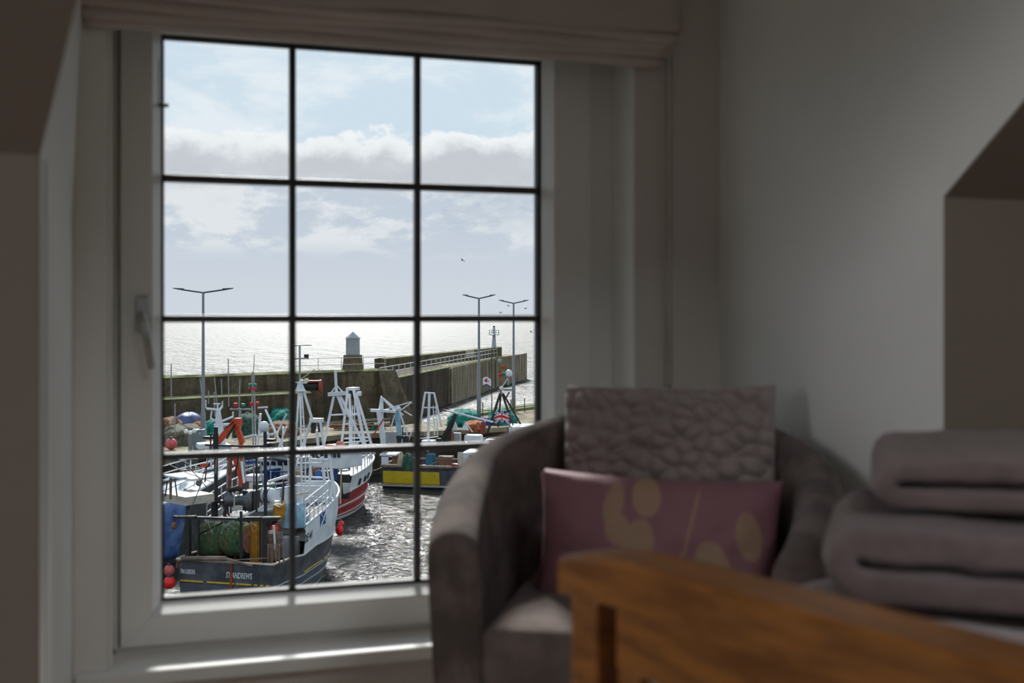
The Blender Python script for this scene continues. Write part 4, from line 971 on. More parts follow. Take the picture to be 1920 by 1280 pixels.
A.pole('mast_yard', M_iron, [(385, 834, 2.4), (445, 836, 2.4), (512, 836, 2.4)], .05); A.pbox('floodlight', M_iron, (380, 818, 394, 823), y=2.4, dep=.3); A.pbox('floodlight', M_iron, (500, 823, 512, 828), y=2.0, dep=.3); A.pbox('floodlight', M_iron, (495, 831, 509, 842), y=2.0, dep=.3)
for px in (395, 401, 408): A.pole('aerial', M_iron, [(px, 845, 2.4), (px, 812, 2.4)], .04)
dm = A.loc(495, 800, y=1.8); rd = MB().lathe([(.02, .22), (.10, .20), (.17, .12), (.19, .0), (.185, -.12), (.12, -.19), (.06, -.2)], dm, 18)
rd.build('radome', M_wht, A.root, smooth=True)
cr_ = A.loc(500, 928, y=4.4); lr = MB().lathe([(.22, -.34), (.30, -.28), (.32, -.1), (.33, 0), (.32, .1), (.30, .28), (.22, .34)], cr_, 18, 'X', ); lr = lr.build('liferaft', M_wht, A.root, smooth=True)
for x in (-.16, 0, .16): MB().lathe([(.335, -.015), (.335, .015)], cr_ + Vector((x, 0, 0)), 18, 'X').build('raft_strap', M_iron, lr)
A.pbox('raft_cradle', M_wht, (488, 940, 515, 952), y=4.3, dep=.5)
A.pbox('green_casing', M_green, (474, 908, 500, 940), y=4.6, dep=.8); A.pbox('light_box', M_wht, (459, 891, 483, 903), y=5.0, dep=.6); A.pbox('pillar', M_wht, (467, 904, 476, 945), y=5.0, dep=.3)
A.pbox('ochre_rack', M_ochre, (513, 945, 532, 972), y=3.4, dep=.2); A.pole('rack_rail', M_capw, [(503, 952, 3.3), (512, 946, 3.3), (524, 950, 3.3), (537, 942, 3.3)], .045)
A.pole('hand_rail', M_wht, [(430, 950, 2.6), (430, 968, 2.5), (448, 969, 2.4), (462, 966, 2.4), (495, 948, 2.8)], .035); A.pole('davit', M_ltblue, [(526, 932, 4.4), (526, 917, 4.4), (532, 913, 4.4)], .035)
A.pole('long_boom', M_wht, [(503, 903, 4.0), (545, 890, 4.6)], .08, 8); A.pole('long_boom', M_lgrey, [(505, 909, 4.0), (540, 904, 4.6)], .05)
A.pole('dark_boom', M_iron, [(398, 955, 2.4), (415, 930, 2.6)], .07); A.pole('dark_boom', M_iron, [(414, 942, 2.4), (430, 966, 2.4)], .05); A.pbox('winch_frame', M_iron, (396, 938, 416, 944), y=2.4, dep=.3); A.pbox('winch_frame', M_iron, (396, 944, 404, 972), y=2.4, dep=.2)
# foredeck: pale tarpaulin, bundle, tripod mast and gallows
fdz = A_top(.4) - .2
def lump(boat, name, m, px, py, wpx, hpx, y, seed, parent=None, amp=.25):
    p = boat.loc(px, py, y=y); s = (boat.o + boat.f * y - EYE).dot(FW) / F; w, h = wpx * s, hpx * s
    def f(u, v):
        a = 2 * math.pi * u; e = v * math.pi / 2; r = math.cos(e) ** .6; k = 1 + amp * noise.noise(Vector((math.cos(a) * 2.5, math.sin(a) * 2.5, v * 2.5 + seed)))
        return p + Vector((math.cos(a) * r * w / 2 * k, math.sin(a) * r * w / 2.4 * k, math.sin(e) * h * k))
    b = MB(); b.grid(f, 24, 10); return b.build(name, m, parent or boat.root, smooth=True, weld=True)
lump(A, 'pale_tarpaulin', M_ltblue, 552, 986, 56, 40, 3.9, 3); lump(A, 'tan_bundle', M_tan, 559, 986, 16, 32, 3.7, 6); lump(A, 'blue_bundle', M_sblue, 597, 905, 14, 22, 6.0, 9)
A.pole('tripod_leg', M_wht, [(561, 722, 5.2), (553, 850, 5.0), (548, 902, 4.9)], .055); A.pole('tripod_leg', M_wht, [(563, 728, 5.2), (565, 860, 4.6), (567, 990, 4.4)], .05); A.pole('tripod_leg', M_wht, [(568, 728, 5.2), (585, 785, 5.5)], .065); A.pole('ladder_rail', M_wht, [(566, 732, 5.2), (573, 850, 4.7), (572, 930, 4.5)], .035)
for i in range(11): yy = 748 + i * 17; k = (yy - 730) / 200; A.pole('ladder_rung', M_wht, [(563.2 + 2 * k, yy, 4.95), (566 + 7 * k, yy, 4.95)], .02)
A.pole('topmast', M_lgrey, [(562, 725, 5.2), (562, 648, 5.2)], .05); A.pole('crosstree', M_lgrey, [(549, 648, 5.2), (584, 647, 5.2)], .025); A.pole('crosstree', M_lgrey, [(551, 672, 5.2), (575, 671, 5.2)], .03); A.pbox('mast_lamp', M_iron, (570, 664, 576, 672), y=5.2, dep=.15); A.pole('crosstree', M_wht, [(554, 717, 5.2), (575, 718, 5.2)], .04)
A.pbox('mast_lamp', mat('cream_lamp', (226, 216, 170), .4), (570, 710, 576, 717), y=5.2, dep=.15); A.pole('mast_stay', M_lgrey, [(563, 712, 5.2), (590, 692, 5.6)], .025); MB().lathe([(.02, .55), (.2, .1), (.28, 0)], A.loc(563, 733, y=5.2), 4).build('mast_cap', M_wht, A.root)
gp = [(581, 785), (602, 785)]
A.pbox('gallows_head', M_wht, (580, 784, 602, 792), y=5.6, dep=.3); A.pbox('gallows_block', M_iron, (583, 793, 589, 812), y=5.65, dep=.2); A.pbox('gallows_block', M_iron, (596, 793, 602, 810), y=5.65, dep=.2)
for a, c in (((582, 792), (563, 850)), ((601, 792), (609, 850)), ((574, 815), (566, 855)), ((594, 806), (598, 855))): A.pole('gallows_leg', M_wht, [(a[0], a[1], 5.6), (c[0], c[1], 5.7)], .07)
for a, c, w in (((560, 855), (551, 890), .06), ((583, 855), (579, 940), .07), ((604, 855), (613, 950), .085), ((617, 850), (628, 936), .085), ((610, 862), (617, 900), .05), ((621, 900), (620, 935), .05), ((580, 858), (584, 892), .05)): A.pole('gallows_post', M_wht, [(a[0], a[1], 5.4), (c[0], c[1], 5.2)], w)
for a, c in (((558, 868), (603, 868)), ((552, 893), (617, 896)), ((574, 902), (626, 903)), ((552, 911), (605, 912)), ((580, 860), (615, 862)), ((578, 931), (624, 934)), ((557, 907), (603, 905))): A.pole('gallows_bar', M_wht, [(a[0], a[1], 5.3), (c[0], c[1], 5.3)], .05)
A.pole('davit_arm', M_capw, [(541, 932, 4.2), (560, 926, 4.4), (580, 922, 4.6)], .06)
A.pole('mooring_rope', M_wire, [(420, 988, .5), (445, 975, .5), (460, 966, .5)], .02); A.pole('mooring_rope', M_wire, [(455, 966, .5), (463, 975, .5), (481, 986, .5)], .02)
# rigging wires
for pts, mt in (([(353, 967, .5), (372, 920, 1.5), (392, 855, 2.4)], M_dwire), ([(345, 866, 2.0), (372, 895, 2.2), (395, 922, 2.4)], M_dwire), ([(316, 870, 2.2), (350, 886, 2.4), (405, 906, 2.8)], M_wire), ([(455, 860, 3.5), (468, 885, 3.5)], M_wire), ([(468, 885, 3.5), (482, 866, 3.5)], M_wire)): A.pole('rigging_wire', mt, pts, .022)
# fenders hung from the trawler
BG = 'red buoys hung from the nearest trawler'
def hang(px, py, r, y, m, label, sz=1.0):
    l = A.loc(px, py, y=y); ball('fender_buoy', A.o + A.r * l.x + A.f * l.y + Vector((0, 0, l.z)), r, m, label, 'buoy', BG, sz)
hang(317, 1069, .21, -.1, M_buoyf, 'faded red buoy at the stern quarter, the upper of two'); hang(317.5, 1092, .235, -.45, M_buoy, 'bright red round buoy at the stern quarter, the lower of two', 1.0)
hang(637, 994, .165, 7.3, M_buoy, 'bright red oval buoy hanging under the trawler bow', 1.35); hang(639.5, 982, .14, 7.7, M_buoy, 'small red buoy behind the oval one at the trawler bow')

# -- boat B: blue tarpaulin, far left ------------------------------------------------------
B = Boat('trawler', 'white-decked boat draped in blue tarpaulin at the left window edge', (-20.6, 46.5), (-13.9, 54.2), 4.2, full=.5, p=2.0, rake=.8, sheer=((0, 2.2), (.6, 2.3), (1, 3.2)))
Bs = lambda t: interp(((0, 2.2), (.5, 2.5), (.7, 3.0), (1, 3.9)), t)
B.hull([(lambda t: -.6, 1), (lambda t: .1, 1), (Bs, 0)], [M_wht, M_dgrey]); B.deck(lambda t: Bs(t) - .15, M_wht, .3, .97, 'shelter_deck'); B.line('cap_rail', Bs, M_wht, .06, .3, 1, 0)
B.rails('bow_rail', M_wht, Bs, .7, .55, .97, 4, (1, -1), (1.0, .5), .03)
tp = MB(); tp.grid(lambda u, v: B.surf(1, .38 + .30 * u, max(.2, (Bs(.38 + .3 * u) + .12) * (1 - v) + .25 * v), .08 + .07 * noise.noise(Vector((u * 7, v * 3, 2)))), 30, 14); tp.build('blue_tarpaulin', M_blue2, B.root, smooth=True, solid=.02)
tp = MB(); tp.grid(lambda u, v: Vector((B.surf(1, .38 + .30 * u, Bs(.38 + .3 * u)).x * (1 - .7 * v) + .08, B.L * (.38 + .30 * u), Bs(.38 + .3 * u) + .12 + .35 * math.sin(v * 3) * (1 - u) + .06 * noise.noise(Vector((u * 8, v * 5, 1))))), 24, 12); tp.build('tarpaulin_top', mat('pale_tarp', (176, 184, 196), .6, .12, 1.4, c2=(196, 200, 204)), B.root, smooth=True, solid=.02)
for k in (.62, .68, .74): B.decal('porthole', M_win, k, k + .025, Bs(k) * .80, Bs(k) * .92)
B.pbox('deckhouse', mat('cream_deckhouse', (188, 180, 164), .6), (304, 924, 348, 948), y=3.4, dep=1.3); B.pbox('deckhouse_roof', M_wht, (306, 893, 360, 898), y=4.6, dep=1.2)
B.pbox('radar_scanner', M_wht, (311, 890, 337, 899), y=3.0, dep=.35, bevel=.08); B.pole('scanner_post', M_brown, [(320, 896, 3.1), (320, 936, 3.1)], .07)
for a, c in (((314, 900), (310, 930)), ((328, 900), (332, 930))): B.pole('scanner_leg', M_iron, [(a[0], a[1], 3.1), (c[0], c[1], 3.1)], .035)
for px, py in ((347, 925), (366, 928)): lump(B, 'deck_vent', M_lgrey, px, py, 8, 8, 5.0, px)
p = B.loc(373, 905, y=5.6); MB().ball(p, .14, 10).build('deck_float', mat('sage_float', (132, 150, 140), .6), B.root, smooth=True)
# -- boat E: cluttered boat between the blue one and the quay, white stepped mast ------------------
E = Boat('trawler', 'grey boat with white stepped radar mast moored under the nearest street lamp', (-22.0, 58.0), (-14.3, 61.6), 4.0, rake=.6, sheer=((0, 1.9), (1, 2.6)))
Es = lambda t: interp(((0, 2.0), (.6, 2.1), (1, 2.9)), t)
E.hull([(lambda t: -.6, 1), (lambda t: .1, 1), (Es, 0)], [M_dgrey, M_hblk]); E.deck(lambda t: 1.5, M_dck); E.line('cap_rail', Es, M_lgrey, .06, 0, 1, 0, stern=True)
E.pbox('wheelhouse', M_wht, (398, 842, 430, 880), x=.4, dep=1.8, bevel=.05)
for i in range(3): E.pbox('wheelhouse_window', M_win, (401 + i * 10, 848, 408 + i * 10, 858), x=.46, dep=.05)
E.pbox('wheelhouse_roof', M_lgrey, (395, 836, 434, 842), x=.6, dep=2.2)
m0 = E.loc(412, 836, x=-.3); m1 = E.loc(409, 768, x=-.3)
MB().hexa([(m0.x - .2, m0.y - .28, m0.z), (m0.x + .2, m0.y - .28, m0.z), (m0.x + .2, m0.y + .32, m0.z), (m0.x - .2, m0.y + .32, m0.z), (m1.x - .1, m1.y - .1, m1.z), (m1.x + .1, m1.y - .1, m1.z), (m1.x + .1, m1.y + .1, m1.z), (m1.x - .1, m1.y + .1, m1.z)]).build('mast', M_wht, E.root)
for pts, r_ in (([(387, 766), (407, 768), (412, 768), (417, 761)], .085), ([(395, 784), (408, 791)], .075), ([(415, 790), (437, 781)], .075), ([(401, 797), (440, 795)], .10), ([(400, 757), (413, 757)], .05), ([(386, 750), (386, 765)], .04), ([(417, 752), (417, 762)], .04), ([(397, 771), (395, 784)], .05), ([(437, 772), (437, 781)], .05), ([(408, 757), (408, 770)], .06)): E.pole('mast_arm', M_wht, pts, r_, x=-.3)
for pts in ([(402, 708), (407, 757)], [(415, 711), (416, 740)], [(428, 672), (429, 762)], [(375, 709), (382, 770), (387, 815)], [(450, 712), (448, 765)], [(321, 682), (321, 748)], [(328, 756), (328, 815)], [(391, 733), (391, 757)], [(402, 735), (403, 780)]): E.pole('whip_aerial', M_lgrey, pts, .035, x=-.3)
E.pbox('nav_light', M_litred, (440, 756, 446, 762), x=-.3, dep=.3); E.pbox('nav_light', M_litgrn, (454, 757, 460, 762), x=-.3, dep=.3); E.pole('light_yard', M_lgrey, [(431, 767), (470, 767)], .06, x=-.3); E.pole('light_mast', M_lgrey, [(450, 765), (449, 850)], .09, x=-.3)
E.pbox('life_rail', M_orng, (376, 869, 390, 875), x=1.8, dep=.12); E.pbox('life_rail', M_orng, (394, 867, 401, 875), x=1.8, dep=.12); E.pbox('life_rail', M_orng, (408, 869, 417, 875), x=1.8, dep=.12)
E.pbox('deck_box', M_wht, (372, 832, 392, 842), x=1.2, dep=.8, bevel=.06); E.pbox('engine_casing', M_dgrey, (335, 862, 372, 880), x=1.0, dep=1.2); E.pbox('fish_hatch', M_brown, (345, 880, 375, 900), x=1.6, dep=.9); E.pbox('blue_locker', M_bstruct, (390, 868, 410, 890), x=1.4, dep=.7)
E.pole('derrick', M_wire, [(316, 853), (360, 872), (405, 886)], .04, x=1.5)
# -- boat F: lattice mast with lights, white A-frame ------------------------------------------------
G = Boat('trawler', 'white boat with slender lattice mast of red and green lights behind the black trawler', (-17.0, 65.2), (-11.3, 70.5), 4.2, rake=.7, sheer=((0, 2.0), (1, 2.8)))
Gs = lambda t: interp(((0, 2.1), (.6, 2.2), (1, 3.0)), t)
G.hull([(lambda t: -.6, 1), (lambda t: .1, 1), (Gs, 0)], [M_wht, M_bstruct]); G.deck(lambda t: 1.6, M_dck); G.line('cap_rail', Gs, M_bstruct, .07, 0, 1, 0, stern=True)
G.pbox('wheelhouse', M_wht, (480, 858, 560, 905), y=3.0, dep=2.2, bevel=.06)
for i in range(6): G.pbox('wheelhouse_window', M_win, (484 + i * 12, 864, 492 + i * 12, 873), y=2.96, dep=.06)
G.pbox('wheelhouse_roof', M_lgrey, (476, 852, 564, 858), y=2.8, dep=2.6); G.pole('blue_rail', M_bstruct, [(478, 884, 2.2), (560, 884, 2.2)], .06)
for a, c in (((472, 700), (475, 850)), ((476, 700), (480, 850)), ((474, 696), (472, 770))): G.pole('lattice_leg', M_lgrey, [(a[0], a[1], 3.6), (c[0], c[1], 3.6)], .06)
for i in range(9): yy = 712 + i * 15; G.pole('lattice_rung', M_lgrey, [(472 + i * .3, yy, 3.6), (476.5 + i * .4, yy, 3.6)], .03)
for px, py, mt in ((469, 722, M_litgrn), (478, 722, M_litgrn), (469, 728, M_litred), (478, 728, M_litred), (472, 757, M_litred), (483, 756, M_litred)): MB().lathe([(.10, -.1), (.12, 0), (.10, .1)], G.loc(px, py, y=3.5), 10).build('nav_light', mt, G.root)
G.pole('light_yard', M_wht, [(484, 764, 3.6), (501, 763, 3.6)], .07); G.pole('topmast', M_lgrey, [(475, 700, 3.6), (477, 664, 3.6)], .03)
for a, c, r_ in (((498, 768), (531, 842), .09), ((537, 776), (513, 825), .06), ((537, 800), (520, 845), .06), ((488, 775), (484, 850), .11), ((500, 800), (508, 850), .08), ((531, 800), (528, 845), .06)): G.pole('frame_leg', M_wht, [(a[0], a[1], 3.4), (c[0], c[1], 3.4)], r_)
for a, c in (((440, 824), (480, 815)), ((486, 818), (520, 812))): G.pole('cross_boom', M_wht, [(a[0], a[1], 3.2), (c[0], c[1], 3.2)], .10)
G.pole('bow_boom', M_wht, [(540, 822, 4.0), (600, 815, 4.6)], .05)

# -- boat C: red hull ------------------------------------------------------------------------------
C = Boat('trawler', 'red-hulled trawler with white bow shelter and tall white gantries', (-13.9, 56.6), (-8.65, 66.0), 4.45, full=.5, p=2.2, rake=.8, sheer=((0, 1.9), (.6, 2.2), (1, 3.0)))
cs = [C.side(x, y) for x, y in ((655, 920), (672, 911), (690, 897), (700, 884))]; ct = [C.side(x, y) for x, y in ((659, 893), (676, 883), (690, 873), (696, 867))]
ctw = cs[0][0]
Cs = lambda t: interp(((0, cs[0][1] - .35), (ctw * .8, cs[0][1] - .2)) + tuple(cs) + ((1.0, cs[-1][1] + .2),), t)
Ct = lambda t: max(Cs(t) + .1, interp(tuple(ct) + ((1.0, ct[-1][1] + .15),), t))
C.hull([(lambda t: -.6, 1), (lambda t: .05, 2), (lambda t: .22, 0), (Cs, 0)], [M_redh, M_dgrey, M_boot], t0=ctw * .75); C.hull([(lambda t: -.6, 1), (lambda t: .05, 1), (lambda t: .22, 0), (Cs, 0)], [M_dgrey, M_hblk], name='hull_aft', t0=0, n=20) if False else None
b = MB(); n = 12; ts = [ctw * .75 * i / n for i in range(n + 1)]
for sd in (-1, 1): b.grid(lambda u, v, sd=sd: C.surf(sd, ctw * .75 * u, -.6 + (Cs(ctw * .75 * u) + .6) * v), 12, 4)
b.add([C.surf(-1, 0, -.6), C.surf(1, 0, -.6), C.surf(1, 0, Cs(0)), C.surf(-1, 0, Cs(0))], [(0, 1, 2, 3)]); b.build('aft_hull', M_dgrey, C.root)
C.hull([(Cs, 0), (Ct, 0)], [M_wht], 'bow_shelter', t0=ctw, transom=False); C.deck(lambda t: 1.5, M_dck); C.deck(lambda t: Ct(t) - .12, M_dgrey, ctw + .04, .97, 'bow_deck')
C.line('cap_rail', Cs, M_boot, .06, 0, 1, .01); C.line('cap_rail', Ct, M_wht, .06, ctw, 1, 0)
C.line('rubbing_strake', lambda t: Cs(t) * .55, M_boot, .045, ctw * .8, 1, .03); C.line('rubbing_strake', lambda t: Cs(t) * .48, M_redh, .045, ctw * .8, 1, .03); C.line('rubbing_strake', lambda t: Cs(t) * .22, M_boot, .03, ctw * .8, 1, .02)
for px, py in ((674, 903), (684, 898), (690, 892)):
    t_, z_ = C.side(px, py); C.decal('freeing_port', M_iron, t_ - .012, t_ + .016, z_ - .22, z_ + .20, off=.03)
C.rails('bow_rail', M_wht, Ct, .9, ctw + .02, .9, 6, (1, -1), (1.0, .55), .03)
C.pbox('wheelhouse', M_wht, (580, 843, 640, 880), y=3.2, dep=1.8, bevel=.06); C.pbox('red_dinghy_panel', M_redh, (610, 833, 632, 840), y=3.0, dep=.3); lump(C, 'orange_cover', mat('faded_orange', (196, 118, 104), .7, .15), 638, 840, 18, 12, 3.2, 3)
for i in range(7): C.pbox('wheelhouse_window', M_win, (584 + i * 8, 849, 589 + i * 8, 858), y=3.15, dep=.06)
C.pole('tripod_pole', M_wht, [(631, 742, 4.4), (629, 695, 4.4)], .09, 8); C.beam_('tripod_yard', M_wht, (617, 739), (646, 737), .22, .20, y=4.4)
for a, c, r_ in (((626, 742), (607, 832), .085), ((633, 742), (647, 778), .085), ((638, 742), (690, 850), .085), ((631, 722), (620, 737), .04), ((631, 722), (643, 735), .04)): C.pole('tripod_leg', M_wht, [(a[0], a[1], 4.4), (c[0], c[1], 4.4)], r_)
C.pbox('gantry_head', M_wht, (651, 726, 664, 732), y=5.6, dep=.5); C.pbox('gantry_block', M_iron, (655, 733, 659, 748), y=5.65, dep=.2); C.pbox('gantry_block', M_iron, (661, 738, 664, 750), y=5.65, dep=.2)
for a, c, r_ in (((652, 730), (641, 828), .085), ((656, 738), (657, 850), .09), ((663, 730), (688, 852), .10), ((668, 738), (702, 852), .085), ((651, 727), (651, 745), .09), ((661, 760), (660, 850), .035), ((665, 750), (664, 850), .035)): C.pole('gantry_leg', M_wht, [(a[0], a[1], 5.6), (c[0], c[1], 5.6)], r_)
for a, c in (((619, 778), (675, 775)), ((643, 795), (668, 793)), ((652, 780), (672, 776)), ((646, 822), (690, 820)), ((641, 830), (690, 826)), ((640, 843), (672, 830)), ((655, 836), (705, 833)), ((660, 772), (660, 773))): C.pole('gantry_bar', M_wht, [(a[0], a[1], 5.6), (c[0], c[1], 5.6)], .055)
for i in range(8): C.pole('ladder_rung', M_wht, [(660, 765 + i * 11, 5.6), (665, 765 + i * 11, 5.6)], .025)
C.pbox('lamp_frame', M_wht, (668, 734, 676, 742), y=5.6, dep=.1); C.pbox('blue_davit', M_bstruct, (621, 868, 644, 871), y=5.2, dep=.3); C.pole('blue_davit_arm', M_bstruct, [(632, 870, 5.2), (627, 900, 5.0)], .16, 8)
C.pole('davit_wire', M_capw, [(640, 872, 5.1), (638, 945, 4.8)], .05); lump(C, 'chain_heap', M_tan, 660, 872, 30, 18, 7.2, 12, amp=.5)
for i in range(6): C.pole('side_grating', M_wht, [(643 + i * 2.6, 905, 5.4), (645 + i * 2.8, 926 - i, 5.4)], .035)
C.pbox('aft_shelter', M_iron, (630, 888, 652, 935), y=6.0, dep=.2); C.pbox('name_board', M_wht, (693, 832, 714, 840), y=9.0, dep=.08)
# -- boat D: yellow and black ------------------------------------------------------------------------
D = Boat('trawler', 'black and yellow boat lying broadside behind the armchair, white lattice masts', (-8.0, 74.6), (3.4, 72.6), 4.4, full=.55, p=2.2, rake=.7, sheer=((0, 1.5), (1, 2.6)))
Ds = lambda t: interp(((0, 1.40), (.35, 1.40), (.7, 1.7), (1, 2.7)), t)
D.hull([(lambda t: -.6, 1), (lambda t: .12, 2), (lambda t: .24, 0), (Ds, 0)], [M_hblk, M_navy, M_boot]); D.deck(lambda t: .8, M_dck); D.line('cap_rail', Ds, M_brown, .09, 0, 1, 0, stern=True)
D.decal('yellow_panel', M_yelh, .008, .33, .26, 1.12, off=.03, n=8); D.line('yellow_edge', lambda t: .36, M_ochre, .02, .01, .33, .04, sides=(1,)); D.line('upper_rail', lambda t: 1.52, M_capw, .05, .0, .4, .02, sides=(1,))
a = D.surf(1, .455, .75, .06); MB().lathe([(.28, -.08), (.42, -.09), (.44, 0), (.42, .09), (.28, .08)], a, 20, 'X').build('tyre_fender', M_blkr, D.root, smooth=True)
D.pbox('shelter_side', M_wht, (715, 856, 728, 876), x=1.4, dep=.1); D.pbox('shelter_roof', M_wht, (712, 851, 742, 855), x=1.4, dep=1.4); D.pbox('shelter_inside', M_iron, (728, 856, 785, 878), x=-1.6, dep=.1); D.pbox('rust_locker', M_rust, (735, 856, 744, 876), x=1.2, dep=.5)
lump(D, 'net_pile', M_ndark, 765, 878, 26, 24, 3.2, 3); lump(D, 'rope_pile', M_tan, 752, 872, 14, 20, 2.4, 7); D.pbox('teal_locker', mat('teal_paint', (40, 104, 128), .6), (798, 852, 812, 884), x=1.5, dep=.8)
D.pbox('rust_hopper', M_rust, (822, 862, 842, 884), x=1.7, dep=.8); D.pbox('hopper_frame', M_brown, (820, 856, 846, 862), x=1.7, dep=.8); D.pbox('wheelhouse', M_wht, (866, 848, 960, 885), x=1.3, dep=2.4, bevel=.05); D.pbox('timber_post', M_capw, (858, 848, 866, 886), x=1.5, dep=.2); D.pbox('red_box', M_redh, (846, 870, 857, 878), x=1.6, dep=.5)
for i in range(4): D.pbox('wheelhouse_window', M_win, (880 + i * 16, 853, 891 + i * 16, 864), x=1.36, dep=.06)
D.beam_('stern_post', M_wht, (711, 772), (722, 850), .30, .30, x=.6); D.beam_('stern_post', M_wht, (716, 745), (717, 846), .16, .16, x=.4); D.beam_('stern_beam', M_wht, (695, 769), (742, 771), .18, .18, x=.6); D.pole('beam_tip', M_iron, [(689, 767), (696, 769)], .05, x=.6)
D.beam_('stern_post', M_ltblue, (744, 768), (751, 832), .28, .28, x=.2)
for a, c, r_ in (((715, 742), (711, 768), .07), ((716, 746), (741, 770), .07), ((718, 746), (756, 778), .06), ((717, 769), (771, 753), .05), ((750, 770), (772, 754), .06), ((748, 768), (762, 810), .07), ((762, 800), (764, 830), .06), ((740, 778), (731, 808), .055), ((772, 808), (764, 832), .055), ((757, 770), (772, 779), .05)): D.pole('stern_strut', M_wht, [a, c], r_, x=.3)
MB().ball(D.loc(747, 766, x=.3), .16, 10).build('pivot', M_wht, D.root, smooth=True); D.pole('red_pole', mat('red_pole_paint', (172, 52, 44), .6), [(719, 785), (696, 822)], .055, x=.9)
D.pbox('grey_door', M_lgrey, (723, 809, 745, 833), x=.9, dep=.12); D.pbox('black_frame', M_iron, (743, 817, 765, 823), x=1.0, dep=.3); D.pbox('black_frame', M_iron, (744, 823, 750, 833), x=1.0, dep=.3); D.pbox('black_frame', M_iron, (757, 823, 765, 833), x=1.0, dep=.3); D.pole('black_pole', M_iron, [(755, 800), (755, 820)], .05, x=1.0)
for a, c, r_ in (((797, 737), (788, 792), .085), ((805, 737), (802, 846), .11), ((814, 737), (828, 800), .085), ((796, 736), (815, 737), .07), ((791, 764), (819, 764), .055), ((788, 787), (822, 805), .05), ((800, 793), (824, 792), .05), ((812, 761), (815, 815), .04), ((817, 761), (821, 815), .04), ((786, 822), (822, 818), .05), ((786, 832), (830, 830), .05)): D.pole('mast_leg', M_wht, [a, c], r_, x=0)
for i in range(5): D.pole('ladder_rung', M_wht, [(812, 764 + i * 8), (818, 764 + i * 8)], .03, x=0)
D.beam_('black_derrick', M_iron, (822, 836), (855, 776), .20, .20, x=.8); D.beam_('black_derrick', M_iron, (835, 832), (855, 776), .18, .18, x=.7); D.pbox('derrick_foot', M_iron, (818, 822, 826, 834), x=.9, dep=.4); D.pole('white_boom', M_wht, [(835, 769), (925, 791)], .07, x=.8); D.pole('red_tip', M_redh, [(831, 768), (838, 770)], .075, x=.8); D.pole('boom_stay', M_wht, [(872, 790), (886, 810)], .05, x=.8)
for px in (853, 872): 
    a, c, e_ = D.loc(px - 7, 806, x=.2), D.loc(px + 7, 806, x=.2), D.loc(px + 1, 790, x=.2); MB().prism([a, c, e_], (.1, 0, 0)).build('white_sail_cover', M_wht, D.root)
D.pbox('work_table', M_wht, (870, 815, 902, 828), x=.8, dep=.7, bevel=.1); D.pbox('deck_box', M_wht, (790, 826, 812, 838), x=.8, dep=.8); D.pbox('deck_box', M_lgrey, (845, 812, 862, 832), x=.6, dep=.5); D.rails('side_rail', M_wht, lambda t: 2.1, .8, .55, .85, 5, (1,), (1.0, .5), .04, -.3)
D.pole('rust_pipe', M_rust, [(848, 808), (848, 826)], .12, x=.7); D.pole('mooring_line', M_capw, [(700, 882), (706, 880), (716, 876)], .03, x=2.1)
D.pole('hull_rope', M_wire, [(775, 884), (805, 872), (822, 864)], .03, x=1.9)
# -- boat with the black tripod, mostly behind the chair ---------------------------------------------
K = Boat('trawler', 'dark boat with black tripod mast, white dome and flags beside the quay end', (-3.2, 79.5), (8.0, 80.5), 4.2, sheer=((0, 2.0), (1, 3)))
Ks = lambda t: interp(((0, 2.2), (.5, 2.3), (1, 3.2)), t)
K.hull([(lambda t: -.6, 1), (lambda t: .1, 1), (Ks, 0)], [M_hblk, M_dgrey]); K.deck(lambda t: 1.9, M_dck); K.line('cap_rail', Ks, M_capw, .07, 0, 1, 0, stern=True)
K.pbox('wheelhouse', M_wht, (960, 800, 1080, 850), x=1.2, dep=2.4, bevel=.05)
for a, c, r_ in (((938, 737), (914, 812), .11), ((941, 737), (957, 785), .08), ((943, 737), (976, 795), .09), ((939, 740), (934, 800), .08), ((955, 735), (949, 745), .07), ((945, 745), (963, 800), .06)): K.pole('tripod_leg', M_iron, [a, c], r_, x=0)
K.pbox('radar_scanner', M_lgrey, (945, 728, 960, 733), x=.1, dep=.3, bevel=.05); K.pole('tripod_mast', M_rust, [(939, 738), (938, 690)], .07, x=0); K.pole('dome_arm', M_wht, [(941, 726), (952, 709)], .04, x=0); K.pole('dome_post', M_lgrey, [(953, 722), (953, 706)], .05, x=0)
MB().lathe([(.02, .28), (.13, .25), (.22, .14), (.25, 0), (.24, -.14), (.16, -.2)], K.loc(954, 700, x=0), 18).build('radome', M_wht, K.root, smooth=True)
for px, py, mt in ((937, 676, M_lgrey), (943, 688, M_rusto), (939, 702, M_litred), (945, 701, M_litgrn), (940, 727, M_wht)): MB().lathe([(.12, -.12), (.16, 0), (.10, .12)], K.loc(px, py, x=0), 10).build('mast_lamp', mt, K.root)
fp = K.pole('flag_pole', M_dwire, [(922, 655), (922, 775)], .04, x=.2); fs_ = K.pole('flag_staff', M_dwire, [(956, 768), (956, 800)], .04, x=.6)
def flag(px0, py0, px1, py1, x, colf, mats, nm, hang):
    a = K.loc(px0, py0, x=x); c = K.loc(px1, py1, x=x); W, Hh = c.y - a.y, c.z - a.z; nu, nv = 46, 28; b = MB()
    b.grid(lambda u, v: a + Vector((.14 * math.sin(u * 7 + v * 2) * (u if hang else 1 - u), W * u, Hh * v + (.10 * math.sin(u * 4) + hang * (1 - u) * .0))), nu, nv)
    for j in range(nv):
        for i in range(nu): b.m[j * nu + i] = colf((i + .5) / nu, (j + .5) / nv)
    return b.build(nm, mats, K.root, smooth=True)
def jack(u, v):
    x, y = abs(u - .5) * 2, abs(v - .5) * 2
    if x < .1 or y < .2: return 2
    if x < .17 or y < .34: return 1
    d = abs(x - y)
    return 2 if d < .09 else (1 if d < .24 else 0)
